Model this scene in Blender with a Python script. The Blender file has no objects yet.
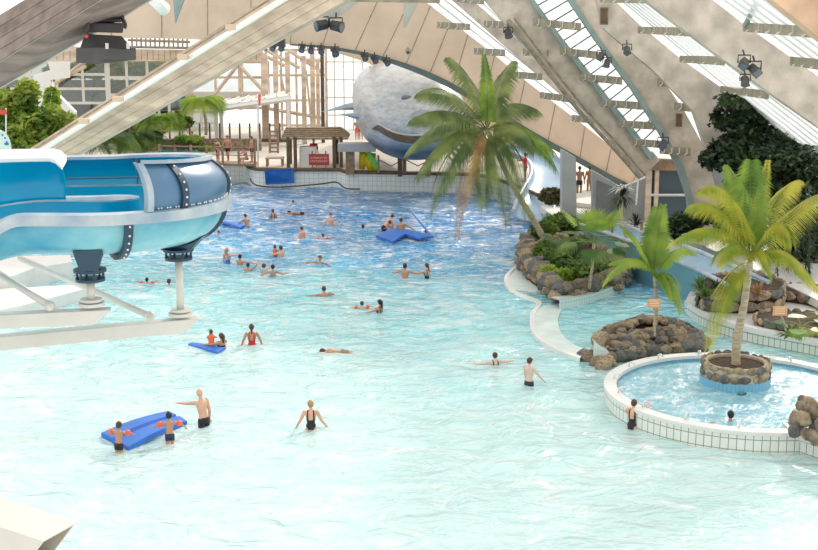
import bpy, bmesh, math, random
import numpy as np
from mathutils import Vector, Matrix, noise
random.seed(7)
V = Vector
sc = bpy.context.scene
COL = sc.collection
PI = math.pi
# ------------------------------------------------------------------ camera
F = 1250.0; HY = 15.0; CH = 11.0
cam = bpy.data.objects.new('camera', bpy.data.cameras.new('camera'))
COL.objects.link(cam); sc.camera = cam
cam.location = (0, 0, CH)
pitch = math.atan((275 - HY) / F)
cam.rotation_euler = (PI/2 - pitch, 0, 0)
FC = F * math.cos(pitch) * 1.0
FC = F
cam.data.sensor_width = 36; cam.data.lens = FC * 36 / 818
cam.data.clip_end = 2000; cam.data.clip_start = .1
_sp, _cp = math.sin(pitch), math.cos(pitch)
def ray(x, y):
    a = (x - 409) / FC; b = (275 - y) / FC
    return V((a, _cp + b * _sp, -_sp + b * _cp))
def P(x, y, z=0.0):
    d = ray(x, y); t = (z - CH) / d.z
    return V((d.x * t, d.y * t, z))
def D(x, y, Y):
    d = ray(x, y); t = Y / d.y
    return V((d.x * t, Y, CH + d.z * t))
# ------------------------------------------------------------------ materials
def mat(name, col, rough=.6, var=.0, vscale=4, bump=0, bscale=20, metal=0, col2=None, alpha=1, stretch=None, detail=4, spec=.5, trans=0, coord='Object'):
    m = bpy.data.materials.new(name); m.use_nodes = True
    nt = m.node_tree; b = nt.nodes['Principled BSDF']
    b.inputs['Roughness'].default_value = rough; b.inputs['Metallic'].default_value = metal
    b.inputs['Base Color'].default_value = (*col, 1); b.inputs['Alpha'].default_value = alpha
    b.inputs['Specular IOR Level'].default_value = spec
    b.inputs['Transmission Weight'].default_value = trans
    if var or col2 or bump:
        tc = nt.nodes.new('ShaderNodeTexCoord'); mp = nt.nodes.new('ShaderNodeMapping')
        nt.links.new(tc.outputs[coord], mp.inputs[0])
        if stretch: mp.inputs['Scale'].default_value = stretch
    if var or col2:
        n = nt.nodes.new('ShaderNodeTexNoise'); n.inputs['Scale'].default_value = vscale; n.inputs['Detail'].default_value = detail
        nt.links.new(mp.outputs[0], n.inputs[0])
        r = nt.nodes.new('ShaderNodeValToRGB')
        c2 = col2 if col2 else tuple(max(0, c * (1 - var)) for c in col)
        c1 = col if col2 else tuple(min(1, c * (1 + var * .5)) for c in col)
        r.color_ramp.elements[0].position = .35; r.color_ramp.elements[1].position = .65
        r.color_ramp.elements[0].color = (*c2, 1); r.color_ramp.elements[1].color = (*c1, 1)
        nt.links.new(n.outputs[0], r.inputs[0]); nt.links.new(r.outputs[0], b.inputs['Base Color'])
    if bump:
        n2 = nt.nodes.new('ShaderNodeTexNoise'); n2.inputs['Scale'].default_value = bscale; n2.inputs['Detail'].default_value = 4
        nt.links.new(mp.outputs[0], n2.inputs[0])
        bp = nt.nodes.new('ShaderNodeBump'); bp.inputs['Strength'].default_value = bump; bp.inputs['Distance'].default_value = .05
        nt.links.new(n2.outputs[0], bp.inputs['Height']); nt.links.new(bp.outputs[0], b.inputs['Normal'])
    return m
def leafmat(name, c1, c2, tr=.4, vs=3):
    m = bpy.data.materials.new(name); m.use_nodes = True
    nt = m.node_tree; b = nt.nodes['Principled BSDF']; b.inputs['Roughness'].default_value = .45
    tc = nt.nodes.new('ShaderNodeTexCoord'); n = nt.nodes.new('ShaderNodeTexNoise'); n.inputs['Scale'].default_value = vs
    nt.links.new(tc.outputs['Object'], n.inputs[0])
    r = nt.nodes.new('ShaderNodeValToRGB'); r.color_ramp.elements[0].color = (*c1, 1); r.color_ramp.elements[1].color = (*c2, 1)
    r.color_ramp.elements[0].position = .38; r.color_ramp.elements[1].position = .62
    nt.links.new(n.outputs[0], r.inputs[0]); nt.links.new(r.outputs[0], b.inputs['Base Color'])
    t = nt.nodes.new('ShaderNodeBsdfTranslucent'); nt.links.new(r.outputs[0], t.inputs[0])
    mx = nt.nodes.new('ShaderNodeMixShader'); mx.inputs[0].default_value = tr
    nt.links.new(b.outputs[0], mx.inputs[1]); nt.links.new(t.outputs[0], mx.inputs[2])
    nt.links.new(mx.outputs[0], nt.nodes['Material Output'].inputs[0])
    return m
def tilemat(name, col, grout, tw, th, mortar=.02, offset=0):
    m = bpy.data.materials.new(name); m.use_nodes = True
    nt = m.node_tree; b = nt.nodes['Principled BSDF']; b.inputs['Roughness'].default_value = .25
    tc = nt.nodes.new('ShaderNodeTexCoord'); br = nt.nodes.new('ShaderNodeTexBrick')
    br.offset = offset; br.inputs['Color1'].default_value = (*col, 1); br.inputs['Color2'].default_value = (*[c*.94 for c in col], 1)
    br.inputs['Mortar'].default_value = (*grout, 1); br.inputs['Scale'].default_value = 1
    br.inputs['Mortar Size'].default_value = mortar; br.inputs['Brick Width'].default_value = tw; br.inputs['Row Height'].default_value = th
    nt.links.new(tc.outputs['UV'], br.inputs[0]); nt.links.new(br.outputs[0], b.inputs['Base Color'])
    return m
def glassmat(name, tint, fac, rough=.05, transl=.0):
    m = bpy.data.materials.new(name); m.use_nodes = True
    nt = m.node_tree; nt.nodes.remove(nt.nodes['Principled BSDF'])
    t = nt.nodes.new('ShaderNodeBsdfTransparent'); t.inputs[0].default_value = (*tint, 1)
    g = nt.nodes.new('ShaderNodeBsdfGlossy'); g.inputs['Roughness'].default_value = rough
    mx = nt.nodes.new('ShaderNodeMixShader'); mx.inputs[0].default_value = fac
    nt.links.new(t.outputs[0], mx.inputs[1]); nt.links.new(g.outputs[0], mx.inputs[2])
    last = mx
    if transl:
        d = nt.nodes.new('ShaderNodeBsdfTranslucent'); d.inputs[0].default_value = (.93, .96, .97, 1)
        m2 = nt.nodes.new('ShaderNodeMixShader'); m2.inputs[0].default_value = transl
        nt.links.new(mx.outputs[0], m2.inputs[1]); nt.links.new(d.outputs[0], m2.inputs[2]); last = m2
    nt.links.new(last.outputs[0], nt.nodes['Material Output'].inputs[0])
    return m
M = dict(
 wood=mat('pale_timber', (.64,.51,.40), .7, .28, 1.2, .25, 8, stretch=(.5,2,2)),
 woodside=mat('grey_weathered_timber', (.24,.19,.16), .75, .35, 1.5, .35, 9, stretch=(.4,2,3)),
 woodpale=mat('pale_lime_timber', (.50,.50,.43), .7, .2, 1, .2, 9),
 ply=mat('plywood', (.68,.52,.38), .6, .1, .6, .05, 8),
 plyr=mat('rusty_plywood', (.68,.45,.30), .6, .25, .8, .05, 8),
 conc=mat('board_marked_concrete', (.60,.52,.44), .8, .28, 1.3, .35, 14),
 concg=mat('grey_concrete', (.30,.30,.30), .8, .15, 1.6, .2, 14),
 greenm=mat('green_painted_steel', (.25,.34,.32), .45, .12, 2),
 greend=mat('dark_green_steel', (.10,.14,.13), .45, .12, 2),
 purl=mat('aged_purlin', (.32,.28,.20), .7, .3, 3),
 white=mat('white_paint', (.76,.755,.74), .45, .04, 2),
 cream=mat('cream_painted_steel', (.66,.645,.59), .4, .05, 2),
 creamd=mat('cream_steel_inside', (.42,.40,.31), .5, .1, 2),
 whitet=mat('white_tube', (.9,.89,.85), .35),
 black=mat('black_housing', (.035,.035,.04), .45, .2, 5),
 dgrey=mat('dark_grey_housing', (.075,.075,.075), .5, .2, 4),
 lens=mat('lamp_glass', (.12,.14,.18), .1),
 red=mat('red_paint', (.65,.06,.05), .5),
 darkwood=mat('dark_timber', (.13,.085,.05), .7, .3, 3),
 brownwood=mat('brown_timber', (.28,.19,.12), .7, .3, 3),
 shingle=mat('shingles', (.36,.31,.22), .85, .35, 5, .6, 25),
 deck=mat('pale_deck', (.66,.61,.54), .6, .08, 1),
 deckw=mat('white_deck', (.66,.65,.63), .55, .06, .8),
 floorp=mat('pool_floor_paint', (.80,.92,.92), .6, .05, .5),
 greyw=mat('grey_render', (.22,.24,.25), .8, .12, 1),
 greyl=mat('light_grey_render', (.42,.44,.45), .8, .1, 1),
 soil=mat('soil', (.075,.045,.03), .95, .5, 8, .8, 20),
 rock=mat('rock', (.34,.27,.185), .9, 0, 5, .7, 14, col2=(.14,.11,.08)),
 rockb=mat('pale_rock', (.48,.38,.25), .9, 0, 5, .7, 14, col2=(.23,.175,.11)),
 rockg=mat('grey_rock', (.20,.195,.18), .9, 0, 5, .7, 14, col2=(.09,.09,.085)),
 mortar=mat('mortar', (.50,.43,.32), .9, .2, 6, .4, 20),
 trunk=mat('palm_trunk', (.50,.42,.29), .85, .35, 4, .5, 12, stretch=(1,1,6)),
 trunkd=mat('dark_trunk', (.16,.12,.08), .85, .35, 4, .5, 12),
 slidein=mat('slide_blue_inside', (.0,.40,.62), .22, .18, .6, col2=(.0,.30,.52), spec=.4),
 slideout=mat('slide_pale_outside', (.26,.56,.62), .25, 0, .6, col2=(.015,.28,.46), spec=.4, stretch=(1,1,1.5)),
 sliderim=mat('slide_rim_gelcoat', (.50,.57,.60), .3, 0, 1.6, col2=(.27,.38,.48)),
 slidewall=mat('slide_blue_shell', (.08,.20,.34), .3, 0, .5, col2=(.035,.12,.24), spec=.7),
 seam=mat('seam_flange', (.02,.05,.09), .4),
 bolt=mat('bolt_heads', (.8,.8,.78), .3, metal=.3),
 lslide=mat('light_blue_slide', (.36,.52,.68), .3, .12, .5),
 lslide2=mat('teal_slide', (.16,.36,.44), .35, .12, .5),
 mat_b=mat('blue_foam', (.03,.17,.62), .5, .15, 2),
 mat_b2=mat('deep_blue_vinyl', (.015,.14,.5), .35, .2, 2),
 yel=mat('yellow_plastic', (.80,.62,.02), .4), grn=mat('green_plastic', (.15,.62,.10), .4),
 orange=mat('orange_armband', (.95,.13,.03), .4), sign=mat('orange_sign', (.72,.40,.20), .6, .1, 5),
 signr=mat('red_sign', (.42,.045,.04), .5, .05, 5),
 letter=mat('pale_letters', (.8,.6,.55), .5), letterp=mat('cream_letters', (.85,.68,.50), .5),
 rope=mat('rope', (.3,.25,.18), .9),
 blackc=mat('black_swimwear', (.012,.012,.018), .6), navyc=mat('navy_swimwear', (.02,.03,.08), .6),
 redc=mat('red_swimwear', (.55,.02,.02), .6), bluec=mat('blue_swimwear', (.03,.15,.5), .6), turqc=mat('turquoise_swimwear', (.03,.45,.5), .6),
 pinkc=mat('pink_swimwear', (.8,.2,.35), .6), yelc=mat('yellow_swimwear', (.85,.6,.05), .6), orc=mat('orange_vest', (.85,.15,.06), .6),
 hairk=mat('black_hair', (.012,.010,.008), .55), hairb=mat('brown_hair', (.07,.035,.02), .55), hairy=mat('blond_hair', (.42,.26,.10), .6), hairg=mat('grey_hair', (.3,.27,.24), .6),
 eye=mat('dark_eyes', (.02,.02,.02), .2), mouth=mat('lips', (.35,.09,.07), .5),
)
SK = [mat('skin_fair', (.72,.42,.29), .55, .08, 6), mat('skin_tan', (.52,.27,.16), .55, .08, 6), mat('skin_brown_and_backlit', (.27,.13,.07), .55, .08, 6), mat('skin_pale', (.70,.52,.42), .55, .08, 6)]
M['skylight'] = glassmat('skylight_glazing', (.97,.98,.98), .04, .2, .35)
M['glass'] = glassmat('window_glass', (.92,.95,.95), .10, .03)
M['glassd'] = glassmat('tinted_glass', (.68,.72,.70), .10, .05)
M['frost'] = glassmat('frosted_glazing', (.95,.97,.97), .04, .2, .45)
M['tile'] = tilemat('white_pool_tiles', (.80,.84,.78), (.30,.31,.24), .21, .30, .013)
M['tilef'] = tilemat('fine_white_tiles', (.76,.80,.78), (.5,.55,.54), .3, .3, .02)
M['tileg'] = tilemat('pale_green_tiles', (.66,.80,.76), (.46,.58,.55), .15, .3, .012)
M['tileb'] = tilemat('blue_tiles', (.20,.48,.66), (.14,.36,.5), .12, .3, .012)
L_yg = leafmat('yellow_green_leaf', (.24,.32,.03), (.56,.50,.06), .4, 1.2)
L_g = leafmat('fresh_green_leaf', (.11,.22,.025), (.30,.42,.05), .4, 1.2)
L_co = leafmat('coconut_leaf', (.09,.145,.04), (.28,.33,.10), .35, 1.0)
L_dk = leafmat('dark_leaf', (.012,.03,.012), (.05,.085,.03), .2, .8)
L_md = leafmat('mid_leaf', (.05,.12,.02), (.17,.27,.05), .35, .8)
L_lt = leafmat('light_leaf', (.22,.36,.05), (.45,.56,.10), .45, .8)
L_br = leafmat('dead_leaf', (.32,.17,.06), (.45,.28,.10), .3, 2)
# ------------------------------------------------------------------ mesh helper
ORIG = {}
class MB:
    def __init__(s): s.v = []; s.f = []; s.mi = []; s.uv = []; s.m = 0
    def add(s, vs, fs, uvs=None):
        n = len(s.v); s.v += [V(p) for p in vs]
        for i, f in enumerate(fs):
            s.f.append([n + k for k in f]); s.mi.append(s.m)
            s.uv.append(uvs[i] if uvs else None)
        return s
    def hexa(s, a, b):       # two quads
        return s.add(list(a) + list(b), [(3,2,1,0),(4,5,6,7),(0,1,5,4),(1,2,6,5),(2,3,7,6),(3,0,4,7)])
    def box(s, c, d, rz=0):
        c = V(c); h = V(d) / 2; R = Matrix.Rotation(rz, 3, 'Z')
        pts = [c + R @ V((x*h.x, y*h.y, z*h.z)) for z in (-1,1) for x, y in ((-1,-1),(1,-1),(1,1),(-1,1))]
        return s.hexa(pts[:4], pts[4:])
    def prism(s, poly, off):
        n = len(poly); off = V(off)
        vs = [V(p) for p in poly] + [V(p) + off for p in poly]
        fs = [list(range(n))[::-1], list(range(n, 2*n))]
        uvs = [None, None]; L = 0
        for i in range(n):
            j = (i+1) % n; d = (V(poly[j]) - V(poly[i])).length
            fs.append((i, j, n+j, n+i)); h = off.length
            z0 = V(poly[i]).z
            uvs.append(((L, z0), (L+d, z0), (L+d, z0+h), (L, z0+h))); L += d
        return s.add(vs, fs, uvs)
    def tube(s, pts, r, seg=8, cap=True):
        pts = [V(p) for p in pts]; n = len(pts)
        if not hasattr(r, '__len__'): r = [r] * n
        vs = []; up = V((0,0,1)); pu = None
        for i, p in enumerate(pts):
            t = (pts[min(i+1, n-1)] - pts[max(i-1, 0)]).normalized()
            if pu is None:
                a = t.cross(up)
                if a.length < .1: a = t.cross(V((1,0,0)))
                a.normalize()
            else:
                a = (pu - t * pu.dot(t)).normalized()
            pu = a; b = t.cross(a)
            for k in range(seg):
                th = 2*PI*k/seg; vs.append(p + (a*math.cos(th) + b*math.sin(th)) * r[i])
        fs = []
        for i in range(n-1):
            for k in range(seg):
                k2 = (k+1) % seg
                fs.append((i*seg+k, i*seg+k2, (i+1)*seg+k2, (i+1)*seg+k))
        if cap: fs += [list(range(seg))[::-1], [(n-1)*seg+k for k in range(seg)]]
        return s.add(vs, fs)
    def cyl(s, c, r, h, seg=16): return s.tube([V(c), V(c)+V((0,0,h))], r, seg)
    def sph(s, c, r, seg=10, rings=6, R=None):
        c = V(c); r = V(r) if hasattr(r, '__len__') else V((r,r,r)); vs = []
        R = R or Matrix.Identity(3)
        for i in range(1, rings):
            ph = PI*i/rings
            for k in range(seg):
                th = 2*PI*k/seg
                vs.append(c + R @ V((r.x*math.sin(ph)*math.cos(th), r.y*math.sin(ph)*math.sin(th), r.z*math.cos(ph))))
        vs.append(c + R @ V((0,0,r.z))); vs.append(c + R @ V((0,0,-r.z))); T = len(vs)-2; B = T+1; fs = []
        for i in range(rings-2):
            for k in range(seg):
                k2 = (k+1) % seg; fs.append((i*seg+k, (i+1)*seg+k, (i+1)*seg+k2, i*seg+k2))
        for k in range(seg):
            k2 = (k+1) % seg; fs.append((T, k, k2)); fs.append((B, (rings-2)*seg+k2, (rings-2)*seg+k))
        return s.add(vs, fs)
    def ribbon(s, rows, closed=False):   # rows: list of equally long point lists
        n = len(rows[0]); vs = [p for r in rows for p in r]; fs = []
        for i in range(len(rows)-1):
            for k in range(n if closed else n-1):
                k2 = (k+1) % n; fs.append((i*n+k, i*n+k2, (i+1)*n+k2, (i+1)*n+k))
        return s.add(vs, fs)
    def mesh(s, name, mats, origin=V((0,0,0)), smooth=False):
        me = bpy.data.meshes.new(name)
        me.from_pydata([tuple(p - origin) for p in s.v], [], s.f)
        for m in (mats if isinstance(mats, (list, tuple)) else [mats]): me.materials.append(m)
        me.polygons.foreach_set('material_index', s.mi)
        if any(u for u in s.uv):
            uvl = me.uv_layers.new(name='UVMap'); li = 0
            for f, u in zip(s.f, s.uv):
                for k in range(len(f)):
                    if u: uvl.data[li].uv = u[k]
                    li += 1
        if smooth: me.polygons.foreach_set('use_smooth', [True]*len(me.polygons))
        me.update(); return me
def build(name, mb, mats, parent=None, smooth=False, solid=0, bevel=0, label=None, matoff=0, soff=-1):
    o0 = ORIG[parent.name] if parent else V((0,0,0))
    org = o0
    if parent is None and mb.v:
        xs = [p.x for p in mb.v]; ys = [p.y for p in mb.v]; zs = [p.z for p in mb.v]
        org = V(((min(xs)+max(xs))/2, (min(ys)+max(ys))/2, min(zs)))
    me = mb.mesh(name, mats, org, smooth)
    bm = bmesh.new(); bm.from_mesh(me); bmesh.ops.recalc_face_normals(bm, faces=bm.faces); bm.to_mesh(me); bm.free()
    o = bpy.data.objects.new(name, me); COL.objects.link(o)
    if parent: o.parent = parent; ORIG[o.name] = o0
    else: o.location = org; ORIG[o.name] = org
    if solid:
        md = o.modifiers.new('s', 'SOLIDIFY'); md.thickness = solid; md.offset = soff; md.material_offset = matoff
    if bevel:
        md = o.modifiers.new('b', 'BEVEL'); md.width = bevel; md.segments = 2; md.limit_method = 'ANGLE'
    if label: o['label'] = label
    return o
def thing(name, label, cat, loc, group=None):
    o = bpy.data.objects.new(name, None); COL.objects.link(o); o.location = V(loc); o.empty_display_size = .2
    ORIG[o.name] = V(loc); tag(o, label, cat, group); return o
def tag(o, label, cat, group=None, kind=None):
    o['label'] = label; o['category'] = cat
    if group: o['group'] = group
    if kind: o['kind'] = kind
    return o
def struct(name, mb, m, label=None, cat=None, **k):
    o = build(name, mb, m, **k); o['kind'] = 'structure'
    if label: o['label'] = label; o['category'] = cat or name.split('_')[0]
    return o
def copy_tree(o, parent=None):
    c = o.copy(); COL.objects.link(c)
    if parent: c.parent = parent
    for ch in list(KIDS.get(o.name, [])): copy_tree(ch, c)
    return c
KIDS = {}
def note_kids(root):
    for ob in [root] + list(root.children_recursive):
        KIDS[ob.name] = list(ob.children)
def quadbez(a, b, c, n):
    return [a*(1-t)**2 + b*2*t*(1-t) + c*t*t for t in [i/(n-1) for i in range(n)]]
def smooth_pts(pts, n=4, closed=False):
    out = []; N = len(pts)
    for i in range(N if closed else N-1):
        p0 = pts[(i-1) % N] if closed or i > 0 else pts[i]; p1 = pts[i]; p2 = pts[(i+1) % N]
        p3 = pts[(i+2) % N] if closed or i+2 < N else p2
        for k in range(n):
            t = k/n
            out.append(.5*((2*p1) + (p2-p0)*t + (2*p0-5*p1+4*p2-p3)*t*t + (3*p1-p0-3*p2+p3)*t**3))
    if not closed: out.append(pts[-1])
    return out
# ------------------------------------------------------------------ world, light
w = bpy.data.worlds.new('World'); sc.world = w; w.use_nodes = True
nt = w.node_tree; bg = nt.nodes['Background']
tc = nt.nodes.new('ShaderNodeTexCoord'); sx = nt.nodes.new('ShaderNodeSeparateXYZ'); nt.links.new(tc.outputs['Generated'], sx.inputs[0])
rp = nt.nodes.new('ShaderNodeValToRGB'); nt.links.new(sx.outputs[2], rp.inputs[0])
rp.color_ramp.elements[0].position = 0; rp.color_ramp.elements[0].color = (1.0,.975,.935,1)
rp.color_ramp.elements[1].position = .6; rp.color_ramp.elements[1].color = (1.0,.97,.93,1)
nt.links.new(rp.outputs[0], bg.inputs[0]); bg.inputs[1].default_value = 1.2
def sun(name, rot, e, ang, col=(1,.96,.88)):
    l = bpy.data.lights.new(name, 'SUN'); l.energy = e; l.angle = math.radians(ang); l.color = col
    o = bpy.data.objects.new(name, l); COL.objects.link(o); o.rotation_euler = rot; o.location = (0,0,40); return o
sun('sun', (math.radians(-60), 0, math.radians(-24)), 2.6, 5, (1,.93,.82))
sc.view_settings.view_transform = 'Standard'; sc.view_settings.look = 'None'
sc.view_settings.exposure = .08; sc.view_settings.gamma = 1
try: sc.view_settings.use_curve_mapping = False
except Exception: pass
def depth(Y): return max(.35, .45 + (Y - 31.8) * .045) if Y < 58 else min(1.9, 1.63 + (Y-58)*.02)
# ------------------------------------------------------------------ water + pool floor
def wave_h(x, y):
    s = min(1, max(.25, (y-24)/30))
    h = .09*s*math.sin(.55*y + .8*math.sin(.12*x) + .05*x) + .035*math.sin(1.1*y*.9 + .4*x + 1.3)
    h += .10*s*(noise.noise(V((x*.35, y*.55, 0)))) + .04*noise.noise(V((x*1.3, y*1.7, 4)))
    return h
def make_water():
    ys = []; y = 19.0
    while y < 84: ys.append(y); y *= 1.0042
    nx = 330; mb = MB(); rows = []
    for y in ys:
        hw = y * .36 + 2
        rows.append([V((-hw + 2*hw*i/(nx-1), y, wave_h(-hw + 2*hw*i/(nx-1), y))) for i in range(nx)])
    mb.ribbon(rows)
    m = bpy.data.materials.new('wave_pool_water'); m.use_nodes = True; nt = m.node_tree; N = nt.nodes.new; Lk = nt.links.new
    b = nt.nodes['Principled BSDF']; b.inputs['Roughness'].default_value = .09; b.inputs['IOR'].default_value = 1.33
    g = N('ShaderNodeNewGeometry'); sp = N('ShaderNodeSeparateXYZ'); Lk(g.outputs['Position'], sp.inputs[0])
    n0 = N('ShaderNodeTexNoise'); n0.inputs['Scale'].default_value = .22; n0.inputs['Detail'].default_value = 5; Lk(g.outputs['Position'], n0.inputs[0])
    def math_(op, a, b_=None):
        q = N('ShaderNodeMath'); q.operation = op
        for i, v in enumerate((a, b_)):
            if v is None: continue
            if isinstance(v, (int, float)): q.inputs[i].default_value = v
            else: Lk(v, q.inputs[i])
        return q.outputs[0]
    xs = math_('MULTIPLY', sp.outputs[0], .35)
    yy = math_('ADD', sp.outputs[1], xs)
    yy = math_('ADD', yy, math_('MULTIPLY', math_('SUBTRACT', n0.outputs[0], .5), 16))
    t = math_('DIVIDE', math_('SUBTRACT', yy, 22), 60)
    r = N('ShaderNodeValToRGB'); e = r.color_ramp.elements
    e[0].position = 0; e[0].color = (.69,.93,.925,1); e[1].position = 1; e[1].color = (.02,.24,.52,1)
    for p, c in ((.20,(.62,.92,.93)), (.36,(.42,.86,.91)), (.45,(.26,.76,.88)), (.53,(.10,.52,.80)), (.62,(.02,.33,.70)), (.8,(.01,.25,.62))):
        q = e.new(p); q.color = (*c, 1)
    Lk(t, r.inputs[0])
    # foam, plus far white flecks painted in as sparkle
    mp2 = N('ShaderNodeMapping'); mp2.inputs['Scale'].default_value = (.8, 1.3, 1); Lk(g.outputs['Position'], mp2.inputs[0])
    mp = N('ShaderNodeMapping'); mp.inputs['Scale'].default_value = (.5, .75, 1); mp.inputs['Rotation'].default_value = (0,0,.25); Lk(g.outputs['Position'], mp.inputs[0])
    n1 = N('ShaderNodeTexNoise'); n1.inputs['Scale'].default_value = .8; n1.inputs['Detail'].default_value = 9; n1.inputs['Roughness'].default_value = .66
    n1.inputs['Distortion'].default_value = 1.6; Lk(mp.outputs[0], n1.inputs[0])
    fr = N('ShaderNodeValToRGB'); fr.color_ramp.elements[0].position = .50; fr.color_ramp.elements[1].position = .68
    Lk(n1.outputs[0], fr.inputs[0])
    n3 = N('ShaderNodeTexNoise'); n3.inputs['Scale'].default_value = 1.5; n3.inputs['Detail'].default_value = 6; n3.inputs['Roughness'].default_value = .6; n3.inputs['Distortion'].default_value = 2.2; Lk(mp.outputs[0], n3.inputs[0])
    rd = math_('ABSOLUTE', math_('SUBTRACT', n3.outputs[0], .5)); sk = N('ShaderNodeMapRange'); sk.inputs[1].default_value = .0; sk.inputs[2].default_value = .035; sk.inputs[3].default_value = 1; sk.inputs[4].default_value = 0; Lk(rd, sk.inputs[0])
    ff = math_('MAXIMUM', fr.outputs[0], math_('MULTIPLY', sk.outputs[0], math_('MULTIPLY', n0.outputs[0], 1.1)))
    n4 = N('ShaderNodeTexNoise'); n4.inputs['Scale'].default_value = 1.5; n4.inputs['Detail'].default_value = 7; n4.inputs['Roughness'].default_value = .62; n4.inputs['Distortion'].default_value = .8; Lk(mp2.outputs[0], n4.inputs[0])  # flecks painted into the far water colour for its missing glints
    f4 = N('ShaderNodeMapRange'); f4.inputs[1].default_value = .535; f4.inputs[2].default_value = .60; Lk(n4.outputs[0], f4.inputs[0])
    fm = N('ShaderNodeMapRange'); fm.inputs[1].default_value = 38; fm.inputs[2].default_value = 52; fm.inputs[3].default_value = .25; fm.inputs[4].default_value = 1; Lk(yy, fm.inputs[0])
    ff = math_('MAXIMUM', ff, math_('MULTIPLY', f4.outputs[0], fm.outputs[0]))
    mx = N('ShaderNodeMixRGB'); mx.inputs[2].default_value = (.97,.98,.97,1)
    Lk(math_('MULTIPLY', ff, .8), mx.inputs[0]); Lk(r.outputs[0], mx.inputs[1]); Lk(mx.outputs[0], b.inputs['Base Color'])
    # bump: choppy
    n2 = N('ShaderNodeTexNoise'); n2.inputs['Scale'].default_value = 1.15; n2.inputs['Detail'].default_value = 3; n2.inputs['Roughness'].default_value = .5
    n2.inputs['Distortion'].default_value = .8; Lk(mp2.outputs[0], n2.inputs[0])
    bp = N('ShaderNodeBump'); bp.inputs['Strength'].default_value = 1; bp.inputs['Distance'].default_value = .55
    bh = N('ShaderNodeMapRange'); bh.inputs[1].default_value = 30; bh.inputs[2].default_value = 52; bh.inputs[3].default_value = .55; bh.inputs[4].default_value = 1; Lk(sp.outputs[1], bh.inputs[0])
    Lk(math_('MULTIPLY', n2.outputs[0], bh.outputs[0]), bp.inputs['Height']); Lk(bp.outputs[0], b.inputs['Normal'])
    # see-through where clear
    al = N('ShaderNodeMapRange'); al.inputs[1].default_value = 25; al.inputs[2].default_value = 60; al.inputs[3].default_value = .66; al.inputs[4].default_value = .93
    Lk(sp.outputs[1], al.inputs[0])
    am = math_('MAXIMUM', al.outputs[0], math_('MULTIPLY', fr.outputs[0], .95)); Lk(am, b.inputs['Alpha'])
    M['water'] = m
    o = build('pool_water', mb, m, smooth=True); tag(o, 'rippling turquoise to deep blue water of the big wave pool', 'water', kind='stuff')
make_water()
mb = MB()
rows = []
for y in [15 + i*1.0 for i in range(72)]:
    rows.append([V((x, y, -depth(y) if y > 31 else -.42)) for x in (-45, 45)])
mb.ribbon(rows); struct('floor', mb, M['floorp'], 'pale painted floor of the wave pool under the water', 'floor', solid=.2, soff=-1)
def watermat(name, col, foam, bs=3, rough=.08, fs=2.2):
    m = mat(name, col, rough, 0, fs, .0, bs, col2=None)
    nt = m.node_tree; b = nt.nodes['Principled BSDF']; N = nt.nodes.new; Lk = nt.links.new
    g = N('ShaderNodeNewGeometry')
    n1 = N('ShaderNodeTexNoise'); n1.inputs['Scale'].default_value = fs; n1.inputs['Detail'].default_value = 8; n1.inputs['Roughness'].default_value = .65; Lk(g.outputs['Position'], n1.inputs[0])
    r = N('ShaderNodeValToRGB'); r.color_ramp.elements[0].position = .46; r.color_ramp.elements[1].position = .80
    r.color_ramp.elements[0].color = (*col, 1); r.color_ramp.elements[1].color = (*foam, 1)
    Lk(n1.outputs[0], r.inputs[0]); Lk(r.outputs[0], b.inputs['Base Color'])
    n2 = N('ShaderNodeTexNoise'); n2.inputs['Scale'].default_value = bs; n2.inputs['Detail'].default_value = 5; Lk(g.outputs['Position'], n2.inputs[0])
    bp = N('ShaderNodeBump'); bp.inputs['Strength'].default_value = .7; bp.inputs['Distance'].default_value = .12
    Lk(n2.outputs[0], bp.inputs['Height']); Lk(bp.outputs[0], b.inputs['Normal'])
    return m
# ------------------------------------------------------------------ roof
def pxbeam(name, label, cat, pts, Y, thick, m, group=None, back=None, parent=None):
    mb = MB(); mb.prism([D(x, y, Y) for x, y in pts], (0, thick, 0))
    o = build(name, mb, m, parent=parent)
    if not parent: tag(o, label, cat, group)
    return o
def strip(name, lower, upper, Y, thick, m, parent=None):   # band between two edges
    mb = MB()
    a = [D(x, y, Y) for x, y in lower]; b = [D(x, y, Y) for x, y in upper]; T = V((0, thick, 0))
    mb.ribbon([a, b, [p+T for p in b], [p+T for p in a], a])
    mb.add([a[0], b[0], b[0]+T, a[0]+T], [(0,1,2,3)]); mb.add([a[-1], b[-1], b[-1]+T, a[-1]+T], [(3,2,1,0)])
    return build(name, mb, m, parent)
def smooth2(pts, n=5):
    q = smooth_pts([V((x, y, 0)) for x, y in pts], n); return [(p.x, p.y) for p in q]
# arch (plywood fascia)
YA = 72
low = smooth2([(60,39),(125,38),(185,39),(240,42),(290,44.5),(330,47),(370,54),(400,62),(430,73),(460,88),(500,112),(540,136),(580,158),(612,176),(640,190)])
upp = smooth2([(60,-60),(125,-60),(185,-60),(240,-60),(300,-60),(370,-60),(415,-38),(430,-8),(452,18),(474,36),(510,68),(548,98),(585,126),(618,152),(650,176)])
r = thing('arch_fascia', 'wide curved plywood arch spanning the hall above the whale', 'arch', D(300, 60, YA))
strip('plywood_panel', low, upp, YA, .35, M['ply'], r)
lowg = low[20:]
strip('steel_edge', [(x, y + 1 + 5*min(1, i/20)) for i, (x, y) in enumerate(lowg)], [(x, y-.6) for x, y in lowg], YA-.12, .5, M['greend'], r)['label'] = 'dark green steel edge'
n = len(low)
for i in range(4, n-1, 4):
    mb = MB()
    a = D(*low[i], YA-.02); b = D(*upp[min(n-1, i)], YA-.02); b = a + (b-a)*.98
    mb.tube([a, b], .02, 4); build('panel_joint', mb, M['purl'], r)
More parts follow.
